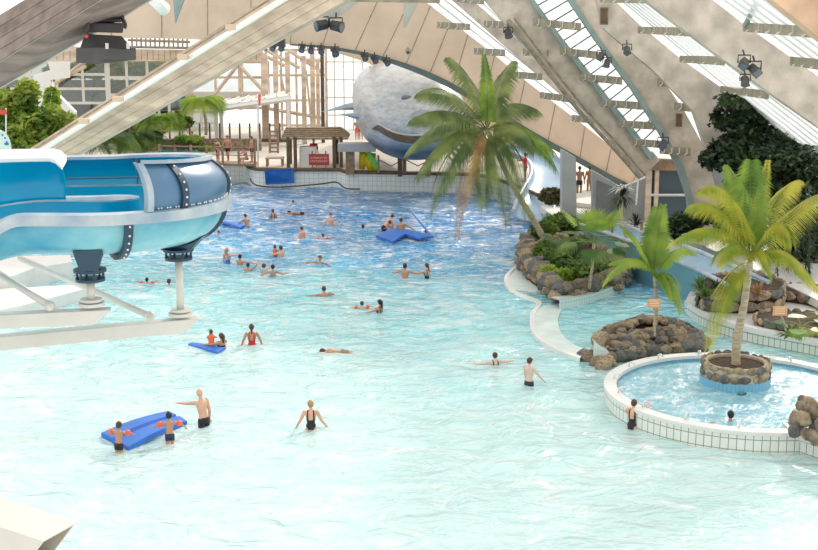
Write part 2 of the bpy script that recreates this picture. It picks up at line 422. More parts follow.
low2 = smooth2([(330,51),(370,64),(410,83),(440,105),(480,130),(530,160)]); upp2 = smooth2([(330,40),(375,52),(415,66),(450,85),(490,110),(540,142)])
r = strip('rear_arch', low2, upp2, 84, .4, M['ply']); tag(r, 'further plywood arch seen just above the whale and behind the first arch', 'arch')
def glaze(name, label, qa, qb, YL, YR, nb, nbars_across=0, barm='greenm', group=None):
    """qa: left edge points (top,bottom) px at depth YL; qb: right edge"""
    a0, a1 = D(*qa[0], YL), D(*qa[1], YL); b0, b1 = D(*qb[0], YR), D(*qb[1], YR)
    r = thing(name, label, 'skylight', (a0+b0)/2, group)
    nrm = (b0-a0).cross(a1-a0).normalized() * .03
    mb = MB(); mb.hexa([a0, b0, b1, a1], [p + nrm for p in (a0, b0, b1, a1)]); build('glass_pane', mb, M['skylight'], r)
    mb = MB()
    for k in range(1, nb):       # bars parallel to beams
        t = k/nb; mb.tube([a0+(b0-a0)*t, a1+(b1-a1)*t], .06, 4)
    for k in range(1, nbars_across):
        t = k/nbars_across; t2 = min(1, t+.02)
        mb.tube([a0+(a1-a0)*t, b0+(b1-b0)*max(0, t-.09)], .045, 4)
    if mb.v: build('glazing_bar', mb, M[barm] if barm in M else barm, r)
    return r
def beam(name, label, left, right, Y, th, m, strips=1, group=None):
    """left/right edges as px polylines of equal count"""
    mb = MB()
    for s in range(strips):
        t0 = s/strips + (.012 if s else 0); t1 = (s+1)/strips
        a = [D(x1+(x2-x1)*t0, y1+(y2-y1)*t0, Y) for (x1,y1),(x2,y2) in zip(left, right)]
        b = [D(x1+(x2-x1)*t1, y1+(y2-y1)*t1, Y) for (x1,y1),(x2,y2) in zip(left, right)]
        T = V((0, th, 0)); mb.ribbon([a, b, [p+T for p in b], [p+T for p in a], a])
        for q in (0, -1): mb.add([a[q], b[q], b[q]+T, a[q]+T], [(0,1,2,3)])
    o = build(name, mb, m)
    if label: tag(o, label, 'beam', group)
    return o
# skylights and beams from left to right
glaze('skylight', 'narrow skylight strip directly beside the plywood arch', ((405,-14),(632,161)), ((440,-14),(640,150)), 70, 67, 3, barm='cream')
beam('roof_beam', 'narrow pale roof beam between the two thinnest skylight strips', [(436,-14),(475,20),(610,138),(640,166)], [(464,-14),(498,16),(622,128),(648,158)], 66, .5, M['conc'])
glaze('skylight', 'skylight wedge between narrow roof beam and beam with handrail', ((455,-14),(600,112)), ((486,-14),(612,118)), 66, 63, 3, barm='cream')
beam('roof_beam', 'broad grey roof beam carrying a long pipe rail, left of the large slanted skylight', [(476,-10),(515,36),(560,84),(600,128),(642,178)], [(524,-10),(556,30),(598,82),(630,124),(660,160)], 61, .6, M['conc'])
mb = MB(); pl = smooth_pts([D(x, y, 60.6) for x, y in ((508,20),(540,62),(580,112),(610,144),(640,178))], 4)
mb.tube(pl, .11, 6); mb.tube([p + V((.28, 0, .12)) for p in pl], .06, 6)
tag(build('pipe_rail', mb, M['purl'], smooth=True), 'long double pipe running down the face of the broad roof beam', 'pipe')
beam('steel_strip', 'green steel strip along left edge of the large slanted skylight', [(520,-12),(560,43),(598,93),(618,118),(650,160)], [(526,-12),(566,43),(603,92),(622,114),(655,156)], 60.7, .4, M['greenm'])
glaze('skylight', 'large slanted skylight with diagonal glazing bars in the middle of the right roof', ((524,-12),(646,152)), ((562,-12),(672,150)), 61.3, 57.6, 1, 19)
GS = [(560,-12),(595,40),(632,90),(660,134),(678,168),(688,200),(692,244)]
beam('steel_strip', 'green steel strip bending down into the tall leg right of the slanted skylight', GS, [(x+6, y) for x, y in GS], 56.8, .5, M['greenm'])
beam('curved_roof_leg', 'broad grey roof beam that curves down into a leg at the building', [(x+5, y) for x, y in GS], [(600,-12),(612,22),(656,70),(685,112),(706,150),(716,190),(722,248)], 57, .7, M['conc'])
glaze('skylight', 'small skylight wedge above the brown speaker box near the curved leg', ((646,62),(700,118)), ((662,66),(716,116)), 57.4, 55, 3, barm='cream')
beam('roof_beam', 'pale roof beam starting under the upper brown speaker box', [(595,-10),(603,28),(655,72),(694,112),(712,165)], [(604,-10),(640,25),(681,59),(722,88),(790,140)], 54, .6, M['conc'])
glaze('skylight', 'long slatted skylight between two broad pale beams', ((606,-10),(790,142)), ((636,-10),(850,150)), 53, 42, 7, barm='white')
beam('roof_beam', 'broadest pale roof beam carrying a cluster of three floodlights', [(632,-10),(675,23),(725,60),(780,100),(840,142)], [(700,-10),(745,25),(789,56),(818,76),(870,112)], 40, .6, M['conc'])
glaze('skylight', 'slatted skylight in the upper right corner of the hall', ((704,-10),(860,104)), ((764,-10),(880,76)), 39, 31, 6, barm='white')
beam('roof_beam', 'rust stained wooden beam in the top right corner', [(758,-12),(818,37),(860,70)], [(838,-12),(868,20),(890,40)], 30, .6, M['plyr'])
mb = MB(); mb.tube([D(762,-8,34), D(745,26,39.5)], .09, 6); tag(build('tie_rod', mb, M['greenm']), 'thin green steel rod rising beside the upper right corner skylight', 'rod')
purl = [((437,25),(470,27),69,66),((474,51),(505,53),69,62),((506,74),(542,77),68,62),((540,95),(577,100),68,62),((572,118),(600,121),68,61.5),
        ((454,-2),(484,1),66,61),((484,24),(508,25),65.5,61),((523,52),(548,53),65,61),
        ((533,22),(581,27),60.5,57),((560,51),(604,56),60.5,57),((580,77),(622,81),60.5,57),((601,103),(642,106),60.5,57),((619,124),(658,126),60.5,57),((632,142),(668,145),60.5,57),
        ((638,30),(689,32),53.5,40.5),((680,59),(724,61),53.5,40.5),((721,89),(768,95),53.5,41),((600,-1),(650,-1),53.5,40.5),
        ((640,59),(660,61),56.8,54.5),((658,82),(690,86),56.8,54.5),((675,106),(722,112),56.8,54.5),((706,130),(752,136),56.8,54),((660,150),(690,152),57,56.5),
        ((744,27),(812,32),39.5,30.6),((791,61),(830,66),39.5,31)]
first = True
for i, (a, b, ya, yb) in enumerate(purl):
    A, B = D(*a, ya), D(*b, yb); r = thing('purlin', '', 'purlin', A)
    where = ('between the plywood arch and the broad beam with the pipe' if i < 8 else 'crossing the large slanted skylight' if i < 14 else 'crossing the long slatted skylight' if i < 18 else 'beside the curved roof leg' if i < 23 else 'crossing the upper right corner skylight')
    r['label'] = 'short weathered roof purlin ' + where; r['group'] = 'purlins ' + where
    mb = MB(); h = .17 if yb > 42 else .14; dz = V((0,0,h)); dy = V((0,.12,0))
    mb.hexa([A-dy-dz, B-dy-dz, B+dy-dz, A+dy-dz], [A-dy+dz, B-dy+dz, B+dy+dz, A+dy+dz]); build('rail', mb, M['purl'], r)
    nbk = 4 if i != 23 else 6
    for k in range(nbk):
        mb = MB(); c = A + (B-A)*((k+.5)/nbk); mb.tube([c + V((0,-.16,h)), c + V((0,-.16,-h*.4)), c + V((-.12,-.16,-h*.8))], .03, 4); build('bracket', mb, M['cream'], r)
# left roof: near beams
def skewbeam(name, label, e1, e2, e3, mats, seams=3, parent=None):
    """e1 top edge, e2 shared edge, e3 lower far edge: each ((x,y,Y),(x,y,Y))"""
    q = [[D(*p) for p in e] for e in (e1, e2, e3)]
    mb = MB(); A1, A2, A3 = q; A4 = [A1[i] + (A3[i]-A2[i]) for i in (0,1)]
    for s in range(seams):
        t0 = s/seams + (.015 if s else 0); t1 = (s+1)/seams
        def L(i, t): return A1[i] + (A2[i]-A1[i])*t
        def K(i, t): return A4[i] + (A3[i]-A4[i])*t
        mb.m = 0
        mb.hexa([L(0,t0), L(1,t0), L(1,t1), L(0,t1)], [K(0,t0), K(1,t0), K(1,t1), K(0,t1)])
    mb.m = 1; off = (A2[0]-A1[0]).normalized()*.012
    mb.add([A2[0]+off, A2[1]+off, A3[1]+off, A3[0]+off], [(0,1,2,3)])
    o = build(name, mb, mats, parent)
    return o if parent else tag(o, label, 'beam')
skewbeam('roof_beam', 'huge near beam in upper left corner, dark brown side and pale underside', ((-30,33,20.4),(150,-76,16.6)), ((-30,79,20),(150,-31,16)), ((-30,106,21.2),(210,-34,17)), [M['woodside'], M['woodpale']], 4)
db = skewbeam('diagonal_beam', 'pale timber beam rising diagonally from behind the blue slide with a white tube along it', ((12,160,42),(420,-100,34)), ((24,160,41.8),(420,-78,33.8)), ((24,162,41.82),(420,-76,33.82)), [M['wood'], M['wood']], 1)
skewbeam('grooved_face_plank', None, ((26,158,41.2),(420,-76,33.2)), ((58,165,41.2),(420,-42,33.2)), ((58,168,42),(420,-39,34)), [M['wood'], M['wood']], 3, db)
mb = MB(); mb.tube([D(26,160,40.8), D(420,-86,32.8)], .085, 10)
r = build('white_tube', mb, M['whitet'], smooth=True); tag(r, 'long white fluorescent tube conduit along the diagonal timber beam', 'tube')
mb = MB(); mb.tube([D(20,158,40.9), D(420,-96,33)], .03, 6); tag(build('thin_pipe', mb, M['purl']), 'thin grey pipe above the white tube on the diagonal beam', 'pipe')
for x, y in ((84,121), (118,99), (183,57), (231,27)):
    mb = MB(); c = D(x, y, 39.5 - x*.015); mb.box(c, (.3,.25,.16)); tag(build('tube_clamp', mb, M['ply'], bevel=.02), 'small wooden clamp holding the white tube on the diagonal beam', 'clamp', 'clamps on the white tube')
# struts top
pxbeam('strut', 'pale green strut hanging at the very top left of the arch', 'strut', [(172,-12),(188,-12),(175,23)], 60, .3, M['greenm'])
pxbeam('strut', 'long grey green strut above the paired black floodlights', 'strut', [(326,-12),(380,-12),(330,22),(325,24)], 62, .3, M['woodpale'])
pxbeam('strut', 'pointed grey green strut hanging at the top centre', 'strut', [(404,-12),(426,-12),(406,28),(403,28)], 62, .3, M['woodpale'])
mb = MB(); mb.prism([D(x, y, 50) for x, y in ((300,-10),(440,-10),(440,3),(300,1))], (0,.4,0)); tag(build('ceiling_rail', mb, M['purl']), 'grey rail running along the top edge above the arch', 'rail')
mb = MB(); mb.tube([D(147,-6,30), D(164,9,31)], [.12,.16], 12); tag(build('lamp_tube', mb, M['whitet'], smooth=True), 'short white cylindrical lamp under the near beam at the top', 'lamp')
# big black floodlight under near beam
Yq = 18.2; u = Yq/F
o0 = D(105, 40, Yq); r = thing('floodlight', 'large black theatre floodlight hanging under the huge near beam', 'floodlight', o0)
mb = MB(); mb.hexa([D(76,48,Yq-.3), D(100,47,Yq-.35), D(100,64,Yq-.35), D(76,63,Yq-.3)], [D(78,48,Yq+.5), D(136,47,Yq+.5), D(136,60,Yq+.5), D(78,62,Yq+.5)])
mb.hexa([D(99,47,Yq-.35), D(136,49,Yq-.2), D(136,59,Yq-.2), D(99,59,Yq-.35)], [D(99,47,Yq+.4), D(136,49,Yq+.5), D(136,59,Yq+.5), D(99,59,Yq+.4)])
build('barn_door', mb, M['dgrey'], r, bevel=.01)
mb = MB(); mb.hexa([D(85,34,Yq-.15), D(122,36,Yq-.15), D(132,48,Yq-.3), D(80,48,Yq-.3)], [D(87,34,Yq+.3), D(122,36,Yq+.3), D(132,48,Yq+.4), D(80,48,Yq+.4)]); build('hood', mb, M['dgrey'], r, bevel=.01)
mb = MB(); mb.hexa([D(83,22,Yq-.2), D(124,23,Yq-.2), D(123,33,Yq-.2), D(84,32,Yq-.2)], [D(83,22,Yq+.3), D(124,23,Yq+.3), D(123,33,Yq+.3), D(84,32,Yq+.3)]); mb.box(D(104,20.5,Yq), (.48,.3,.05))
build('housing', mb, M['black'], r, bevel=.02)
mb = MB(); mb.tube(smooth_pts([D(86,38,Yq-.28), D(88,24,Yq-.3), D(92,15,Yq-.2), D(108,13,Yq-.1), D(120,15,Yq), D(125,24,Yq), D(124,28,Yq)], 3), .03, 6); build('yoke', mb, M['black'], r)
mb = MB(); mb.sph(D(86.5,36,Yq-.34), .03); build('knob', mb, M['red'], r, label='red knob')
for x in (107, 128):
    mb = MB(); mb.box(D(x,46,Yq-.38), (.04,.03,.08)); build('clip', mb, M['cream'], r)
# small spotlights
def spot(x, y, Y, s, dirv, label, up=1.2, boxy=False):
    c = D(x, y, Y); r = thing('spotlight', label, 'spotlight', c); d = V(dirv).normalized()
    mb = MB(); mb.tube([c-d*s, c-d*s*.7, c+d*s*.6, c+d*s], [s*.45, s*.75, s*.8, s*.9], 4 if boxy else 12); build('housing', mb, M['black'] if not boxy else M['dgrey'], r, smooth=not boxy)
    mb = MB(); mb.tube([c+d*s, c+d*s*1.03], s*.75, 4 if boxy else 12); build('lens', mb, M['lens'], r)
    mb = MB(); e = V((s*.95,0,0)); mb.tube([c-e, c-e+V((0,0,s*up)), c+e+V((0,0,s*up)), c+e], s*.12, 4); mb.tube([c+V((0,0,s*up)), c+V((0,.2,s*up*1.6))], s*.15, 4); build('bracket', mb, M['black'], r)
names = ['first', 'second', 'third', 'fourth', 'fifth', 'sixth', 'seventh', 'eighth', 'ninth', 'tenth', 'eleventh']
sl = [(258,46),(266,46),(273.5,47),(282,47),(302,48.5),(311,49.5),(321,50),(335,52),(364.5,57),(374.5,59.5),(386.5,62)]
for i, (x, y) in enumerate(sl):
    lab = names[i] + ' spotlight from the left in the row under the plywood arch'
    spot(x, y, 71, .20 if i != 7 else .24, (-.5 + .1*i, -.7, -.6), lab)
spot(254, 37, 46, .30, (-.1,-.2,-1), 'black can spotlight hanging from the diagonal beam, upper of two')
spot(240, 47, 44, .30, (-.1,-.2,-1), 'black can spotlight hanging from the diagonal beam, lower of two')
spot(322, 25, 61, .32, (-1,-.5,-.2), 'left lamp of the black pair under the long strut')
spot(336, 26, 61, .32, (1,-.5,-.2), 'right lamp of the black pair under the long strut')
spot(508, 33, 60, .22, (.2,-.6,-.8), 'dark round lamp on top part of the beam with the pipe')
spot(601, 56, 56, .2, (-.6,-.3,-.8), 'upper lamp of the pair on green steel strip beside slanted skylight', boxy=True)
spot(607, 63, 56, .2, (-.2,-.3,-.9), 'lower lamp of the pair on green steel strip beside slanted skylight', boxy=True)
spot(627, 50, 53, .2, (0,-.6,-.6), 'single small floodlight on the curved roof beam', boxy=True)
spot(744, 63, 39, .2, (-.3,-.8,-.5), 'left floodlight of the cluster on the broadest roof beam', boxy=True)
spot(754, 70, 39, .22, (.3,-.8,-.4), 'right floodlight of the cluster on the broadest roof beam', boxy=True)
spot(745, 81, 39, .17, (0,-.5,-.9), 'lowest floodlight of the cluster on the broadest roof beam', boxy=True)
spot(663, 144, 56, .25, (-.3,-.8,-.4), 'black lamp at the bottom end of the slanted skylight', boxy=True)
spot(408, 52, 71, .13, (0,-1,-.4), 'tiny grey lamp mounted on the plywood arch', boxy=True)
mb = MB(); mb.box(D(268, 36, 45), (1.2,.5,.7)); tag(build('black_equipment_case', mb, M['black'], bevel=.04), 'black rectangular box hanging under the diagonal beam beside can spotlights', 'box')
for x, y, Y, wd, h, lb in ((604,16,53.8,.34,.72,'brown speaker box high on roof beam beside the slanted skylight'), (679,120,56.7,.28,.6,'brown speaker box low on the curved roof leg')):
    r = thing('speaker_box', lb, 'speaker', D(x, y, Y)); mb = MB(); mb.box(D(x, y, Y-.1), (wd,.2,h)); build('cabinet', mb, M['brownwood'], r, bevel=.02)
    mb = MB(); mb.box(D(x, y, Y-.21), (wd*.8,.02,h*.86)); build('grille', mb, M['darkwood'], r)
# ------------------------------------------------------------------ back hall
YB = 108
ZD = 1.2
# far deck
def slab(name, pxs, z, h, m, label=None, cat='deck', kind='structure'):
    mb = MB(); poly = [P(x, y, z) for x, y in pxs]; mb.prism([p - V((0,0,h)) for p in poly], (0,0,h))
    o = build(name, mb, m)
    if label: tag(o, label, cat)
    if kind: o['kind'] = kind
    return o
FAR = [(243,180),(250,185),(262,187),(300,187.5),(336,187.5),(343,189),(352,190),(400,191),(440,192),(480,194),(520,207),(548,222)]
mb = MB(); q = [V((p.x, p.y+.32, ZD-.22)) for p in smooth_pts([P(x, y, 0) for x, y in FAR], 4)]
q2 = [V((p.x, p.y+.32, ZD-.22)) for p in [P(-60,192,0), P(100,186,0), P(200,181,0)]]
mb.prism(q2 + q + [P(x, y, ZD-.22) for x, y in ((640,214),(700,180),(640,128),(-60,130))], (0,0,.22)); o = build('pool_deck', mb, M['deck']); tag(o, 'pale far deck behind the wave pool', 'deck'); o['kind'] = 'structure'
# tiled wall of far edge
def wall_strip(name, pxs, z, ztop, m, label, coping=None, th=.4, cat='pool wall'):
    pts = smooth_pts([P(x, y, z) for x, y in pxs], 4); r = thing(name, label, cat, pts[0]); r['kind'] = 'structure'
    mb = MB(); L = 0; h = ztop - z; lo = -1.0
    vs = []; fs = []; uv = []
    for i, p in enumerate(pts):
        if i: L += (p - pts[i-1]).length
        vs += [V((p.x, p.y, lo)), V((p.x, p.y, ztop)), V((p.x, p.y+th, ztop)), V((p.x, p.y+th, lo))]
        if i:
            a = (i-1)*4; b = i*4; l0 = L - (p - pts[i-1]).length
            fs += [(a, b, b+1, a+1), (a+1, b+1, b+2, a+2), (a+2, b+2, b+3, a+3)]
            uv += [((l0,lo),(L,lo),(L,ztop),(l0,ztop))] + [((l0,0),(L,0),(L,.2),(l0,.2))]*2
    fs += [(0,1,2,3), tuple(len(vs)-4+k for k in (3,2,1,0))]; uv += [None, None]
    mb.add(vs, fs, uv); build('tiled_face', mb, m, r)
    if coping:
        mb = MB(); q = [V((p.x, p.y-.05, 0)) for p in pts]
        rows = [[V((p.x, p.y + dy, z_)) for p in q] for dy, z_ in ((-.08, ztop-.14), (-.08, ztop+.04), (th+.1, ztop+.04), (th+.1, ztop-.14), (-.08, ztop-.14))]
        mb.ribbon(rows); build('coping', mb, coping, r)
    return r
wall_strip('pool_wall', [(243,180),(250,185),(262,187),(300,187.5),(336,187.5),(343,189),(352,190),(400,191),(440,192),(480,194),(520,207),(548,222)], 0, 1.2, M['tilef'], 'curved white tiled wall with brown timber coping at the far end of the pool', M['darkwood'])
wall_strip('pool_wall', [(-60,192),(100,186),(200,181),(243,180)], 0, 1.2, M['tilef'], 'tiled pool wall behind the blue slide below the foot bridge', M['darkwood'])
# hoarding behind (facade)
def facade(name, x0, x1, y0, y1, Y, nx, ny, fm, gm, fw=.12, label='', back=None, kind='structure'):
    a = D(x0, y1, Y); b = D(x1, y0, Y); r = thing(name, label, 'window', V((a.x, Y, a.z))); r['kind'] = kind
    mb = MB()
    for i in range(nx+1): X = a.x + (b.x-a.x)*i/nx; mb.box((X, Y, (a.z+b.z)/2), (fw, .15, b.z-a.z+fw))
    for j in range(ny+1): Z = a.z + (b.z-a.z)*j/ny; mb.box(((a.x+b.x)/2, Y, Z), (b.x-a.x+fw, .14, fw))
    build('window_frame', mb, fm, r)
    mb = MB(); mb.box(((a.x+b.x)/2, Y+.05, (a.z+b.z)/2), (b.x-a.x, .02, b.z-a.z)); build('glass_pane', mb, gm, r)
    return r
facade('window_1', -20, 108, 60, 103, YB, 5, 3, M['cream'], M['glassd'], .22, 'upper windows of the restaurant behind the palms, left part')
facade('window_2', 108, 188, 60, 112, YB, 4, 3, M['cream'], M['glassd'], .22, 'restaurant windows behind the diagonal beam, right part')
facade('window_3', 190, 268, 62, 108, YB, 3, 3, M['wood'], M['glass'], .2, 'bright window bay with crossed timber braces')
facade('window_4', 326, 372, 44, 150, YB+2, 5, 6, M['cream'], M['frost'], .12, 'tall milky gridded window wall beside the whale')
facade('window_5', 372, 480, 60, 150, YB+2, 9, 6, M['cream'], M['frost'], .12, 'milky gridded window wall behind the whale')
facade('window_6', 268, 326, 50, 150, YB+1, 4, 4, M['wood'], M['frost'], .2, 'bright glazing behind the row of timber posts')
# lower glazing, terrace level
facade('window_7', 105, 215, 112, 134, YB, 8, 2, M['cream'], M['glassd'], .2, 'dark terrace windows at deck level behind the small palms')
# balcony bands of ply
for nm, pts, lb in (('balcony_panel', [(-30,44),(60,46),(130,48),(130,61),(-30,60)], 'horizontal ribbed timber balcony band at far left'), ('balcony_panel', [(130,49),(262,51),(268,62),(130,61)], 'ribbed timber balcony band left of the timber posts')):
    mb = MB(); mb.prism([D(x, y, YB-.5) for x, y in pts], (0,.3,0)); r = build(nm, mb, M['wood']); tag(r, lb, 'balcony')
    x0 = pts[0][0]
    for k in range(1, 24):
        mb = MB(); x = x0 + (pts[2][0]-x0)*k/24; mb.tube([D(x, 50.5, YB-.5), D(x, 60, YB-.5)], .03, 4); build('groove', mb, M['purl'], r)
for a, b in (((20,66),(20,66)),):
    pass
# interior of restaurant behind dark windows
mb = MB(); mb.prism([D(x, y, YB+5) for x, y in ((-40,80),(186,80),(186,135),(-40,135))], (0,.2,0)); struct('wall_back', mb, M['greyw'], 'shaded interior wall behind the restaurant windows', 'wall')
# greenery outside windows
# timber posts
for i, (x, w_, y0, y1, Y) in enumerate(((189,5,50,150,106),(265,6,55,165,100),(276,4,50,150,103),(288,4,52,150,99),(304,4,56,150,97),(313,4,52,150,104),(322.5,2.5,44,150,98),(318,3,60,150,106),(240,3,62,110,106.5))):
    w_ *= .72; y1 = 151 if i < 8 else y1; a, b = D(x-w_/2, y1, Y), D(x+w_/2, y0, Y); mb = MB(); mb.hexa([a, V((b.x,a.y,a.z)), V((b.x,a.y+.4,a.z)), V((a.x,a.y+.4,a.z))], [V((a.x,a.y,b.z)), b, V((b.x,b.y+.4,b.z)), V((a.x,b.y+.4,b.z))])
    tag(build('timber_post', mb, M['wood'] if i != 6 else M['darkwood']), ['timber post left of the crossed brace window','thick timber post right of the crossed brace window','slim timber post second from the thick post','timber post behind the hut roof left side','timber post above the hut ridge','timber post just right of the hut ridge centre','dark slim post beside the milky window wall','slim timber post next to the dark slim post','short central post of the crossed brace window'][i], 'post')
for i, (a, b) in enumerate((((204,108),(237,66)),((270,98),(238,64)),((250,48),(285,66)),((262,48),(300,68)),((288,50),(322,72)),((60,80),(86,66)),((30,102),(84,62)),((300,60),(322,60)),((265,108),(322,118)),((280,70),(290,120)),((306,70),(312,130)))):
    mb = MB(); A, B = D(*a, YB-1.5), D(*b, YB-1.5); mb.tube([A, B], .15 if i not in (9,10) else .09, 4)
    tag(build('timber_brace', mb, M['wood']), 'slanting timber brace ' + ['forming left side of the window cross','forming right side of the window cross','upper left of the spotlight row','below the fourth spotlight','beside the milky window wall','short, at the far left windows','long, crossing the far left windows','short and level beside dark post','low, behind the hut','thin, left of the posts','thin, right of the posts'][i], 'brace')
mb = MB()
a, b = D(190,92,YB-.6), D(262,103,YB-.6)
mb.box(((a.x+b.x)/2, YB-.6, (a.z+b.z)/2), (b.x-a.x, .3, a.z-b.z)); r = build('parapet', mb, M['cream']); tag(r, 'cream parapet with vent slots below the crossed braces', 'parapet')
mb = MB()
for x in (205, 232, 249): mb.box(D(x, 98, YB-.8), (.9,.05,.12))
build('vent_slot', mb, M['creamd'], r)
# truss rail at top back-left
mb = MB()
for k in range(13): x = 132 + k*4.6; mb.tube([D(x, 38, YB-2), D(x, 48, YB-2)], .07, 4)
mb.tube([D(128,40,YB-2), D(190,42,YB-2)], .1, 4); mb.tube([D(128,47,YB-2), D(190,48,YB-2)], .1, 4)
tag(build('lattice_railing', mb, M['purl']), 'thin lattice railing in the bright gap above the far left balcony', 'railing')
# white curved wall left
r = pxbeam('curved_wall', 'white rounded wall behind the leafy tree at left', 'wall', [(34,75),(50,70),(48,62),(68,62),(68,78),(50,80),(55,92),(75,112),(74,140),(30,150)], 96, .6, M['white'])
# canopy
r = thing('glass_canopy', 'white lean-to canopy roof behind the foot bridge', 'canopy', D(215,160,98))
mb = MB(); q = [D(213,109,95), D(290,98,95), D(288,93,104), D(230,101,104)]; mb.hexa(q, [p + V((0,0,.2)) for p in q]); build('roof_panel', mb, M['white'], r)
mb = MB()
for k in range(7):
    t = k/6; a = q[0]+(q[1]-q[0])*t; b = q[3]+(q[2]-q[3])*t; mb.tube([a+V((0,0,.25)), b+V((0,0,.25))], .08, 4)
build('roof_rib', mb, M['cream'], r)
for x, Y in ((216,95),(221,97),(288,95)):
    mb = MB(); b = D(x, 110 if x < 230 else 99, Y); mb.box((b.x, Y, (b.z+ZD)/2), (.25,.25,b.z-ZD)); build('post', mb, M['white'], r)
mb = MB(); mb.tube([D(214,110,94.9), D(290,99,94.9)], .18, 4); build('gutter', mb, M['white'], r)
# foot bridge
zb = 1.3
r = thing('foot_bridge', 'dark timber foot bridge with rail posts at left end of the far deck', 'bridge', P(215,163,zb)); 
a, b = P(160,164,zb), P(255,166.5,zb)
mb = MB(); mb.hexa([a, b, b+V((0,1.6,0)), a+V((0,1.6,0))], [p+V((0,0,.14)) for p in (a, b, b+V((0,1.6,0)), a+V((0,1.6,0)))]); build('deck_boards', mb, M['brownwood'], r)
for k in range(7):
    c = a + (b-a)*(k/6); mb = MB(); mb.box(c + V((0,0,.65)), (.14,.14,1.3)); build('rail_post', mb, M['brownwood'], r)
mb = MB(); mb.tube([a+V((0,0,1.2)), b+V((0,0,1.2))], .05, 6); mb.tube([a+V((0,0,.7)), b+V((0,0,.7))], .03, 6); build('hand_rail', mb, M['brownwood'], r)
# upper terrace wall (stones) behind bridge and railing
mb = MB(); a, b = P(120,152,1.2), P(262,150,1.2); mb.box(((a.x+b.x)/2, a.y+1, 1.6), (b.x-a.x, .5, .9)); tag(build('stone_bank', mb, M['rock']), 'low rocky bank behind the foot bridge', 'bank')
mb = MB(); a, b = D(110,139,96), D(290,140,96)
r = thing('terrace_railing', 'dark railing along the upper terrace behind the foot bridge', 'railing', a)
mb.box(((a.x+b.x)/2, 96, a.z-.1), (b.x-a.x,.3,.25)); build('base_rail', mb, M['darkwood'], r)
for k in range(19):
    mb = MB(); X = a.x+(b.x-a.x)*k/18; mb.box((X, 96, a.z+.6), (.12,.12,1.2)); build('rail_post', mb, M['darkwood'], r)
o = slab('upper_pool_water', [(163,145),(196,145),(200,154),(160,154)], 1.35, .1, watermat('upper_pool_blue', (.12,.45,.6), (.5,.75,.8)), 'small patch of light blue upper pool behind the foot bridge', 'water', 'stuff')
# terrace furniture
for i, x in enumerate((150,160,170,182,192)):
    r = thing('cafe_table', 'small terrace table below the restaurant windows', 'table', D(x,136,99), 'terrace tables')
    c = D(x,131,99); mb = MB(); mb.cyl(c, .45, .05, 10); build('tabletop', mb, M['creamd'], r); mb = MB(); mb.cyl(c-V((0,0,.72)), .05, .72, 6); build('leg', mb, M['black'], r)
# lifeguard chair (wooden ladder chair)
r = thing('ladder_chair', 'tall wooden ladder chair standing on the deck behind the bench', 'chair', D(274,150,90))
mb = MB(); q = [D(270,131,90), D(278,131,90), D(270,153,89.6), D(278,153,89.6)]; mb.tube([q[0], q[2]], .09, 5); mb.tube([q[1], q[3]], .09, 5); build('upright', mb, M['brownwood'], r)
for k in range(6):
    mb = MB(); t = k/5.5+.03; mb.tube([q[0]+(q[2]-q[0])*t, q[1]+(q[3]-q[1])*t], .06, 4); build('rung', mb, M['brownwood'], r)
# flag pole
r = thing('flag_pole', 'thin white pole topped with a small red flag beside the foot bridge', 'pole', P(258,167,1.2))
b = P(258,167,1.2); t = D(258,101,b.y); mb = MB(); mb.tube([b, t], .05, 8); build('pole', mb, M['white'], r)
mb = MB(); mb.hexa([t+V((0,0,-.3)), t+V((.02,0,.5)), t+V((.2,.03,.4)), t+V((.15,.03,-.25))], [p+V((0,.03,0)) for p in (t+V((0,0,-.3)), t+V((.02,0,.5)), t+V((.2,.03,.4)), t+V((.15,.03,-.25)))]); build('flag', mb, M['orange'], r, label='small red flag')
# bench
r = thing('deck_bench', 'pale timber table bench standing on the deck left of the hut', 'bench', P(275,166,1.2)); c = P(275,166,1.2)
mb = MB(); mb.box(c+V((0,0,.55)), (1.2,.8,.1)); build('seat', mb, M['wood'], r)
for dx in (-.5,.5):
    for dy in (-.3,.3): mb = MB(); mb.box(c+V((dx,dy,.25)), (.12,.12,.5)); build('leg', mb, M['brownwood'], r)
# hut
hb = P(310,168,1.2); Yh = hb.y
r = thing('lifeguard_hut', 'open timber hut with a shingled roof at the far pool edge', 'hut', hb)
A, B = D(281,138,Yh+.2), D(348,138,Yh+.2); R0, R1 = D(286,127,Yh+1.6), D(341,126.5,Yh+1.6); C0, C1 = A+V((0,3,0)), B+V((0,3,0))
mb = MB(); mb.add([A, B, R1, R0, C0, C1], [(0,1,2,3),(3,2,5,4),(0,3,4),(1,5,2)]); o = build('shingle_roof', mb, M['shingle'], r, solid=.12)
mb = MB()
for k in range(1, 6):
    t = k/6; mb.tube([A+(R0-A)*t+V((0,-.03,.02)), B+(R1-B)*t+V((0,-.03,.02))], .045, 4)
build('shingle_course', mb, M['brownwood'], r)
for x, dy in ((288,.3),(295,.2),(334,.2),(341,.3),(290,2.4),(337,2.4)):
    mb = MB(); t = D(x, 137, Yh+dy); mb.box((t.x, Yh+dy, (t.z+1.2)/2), (.22,.22,t.z-1.2)); build('post', mb, M['darkwood'], r)
mb = MB(); c = D(308, 156, Yh+.8); mb.box((c.x, Yh+.9, 1.85), (1.1,.7,1.35)); tag(build('counter', mb, M['white'], bevel=.03), 'white lifeguard counter inside the timber hut', 'counter')
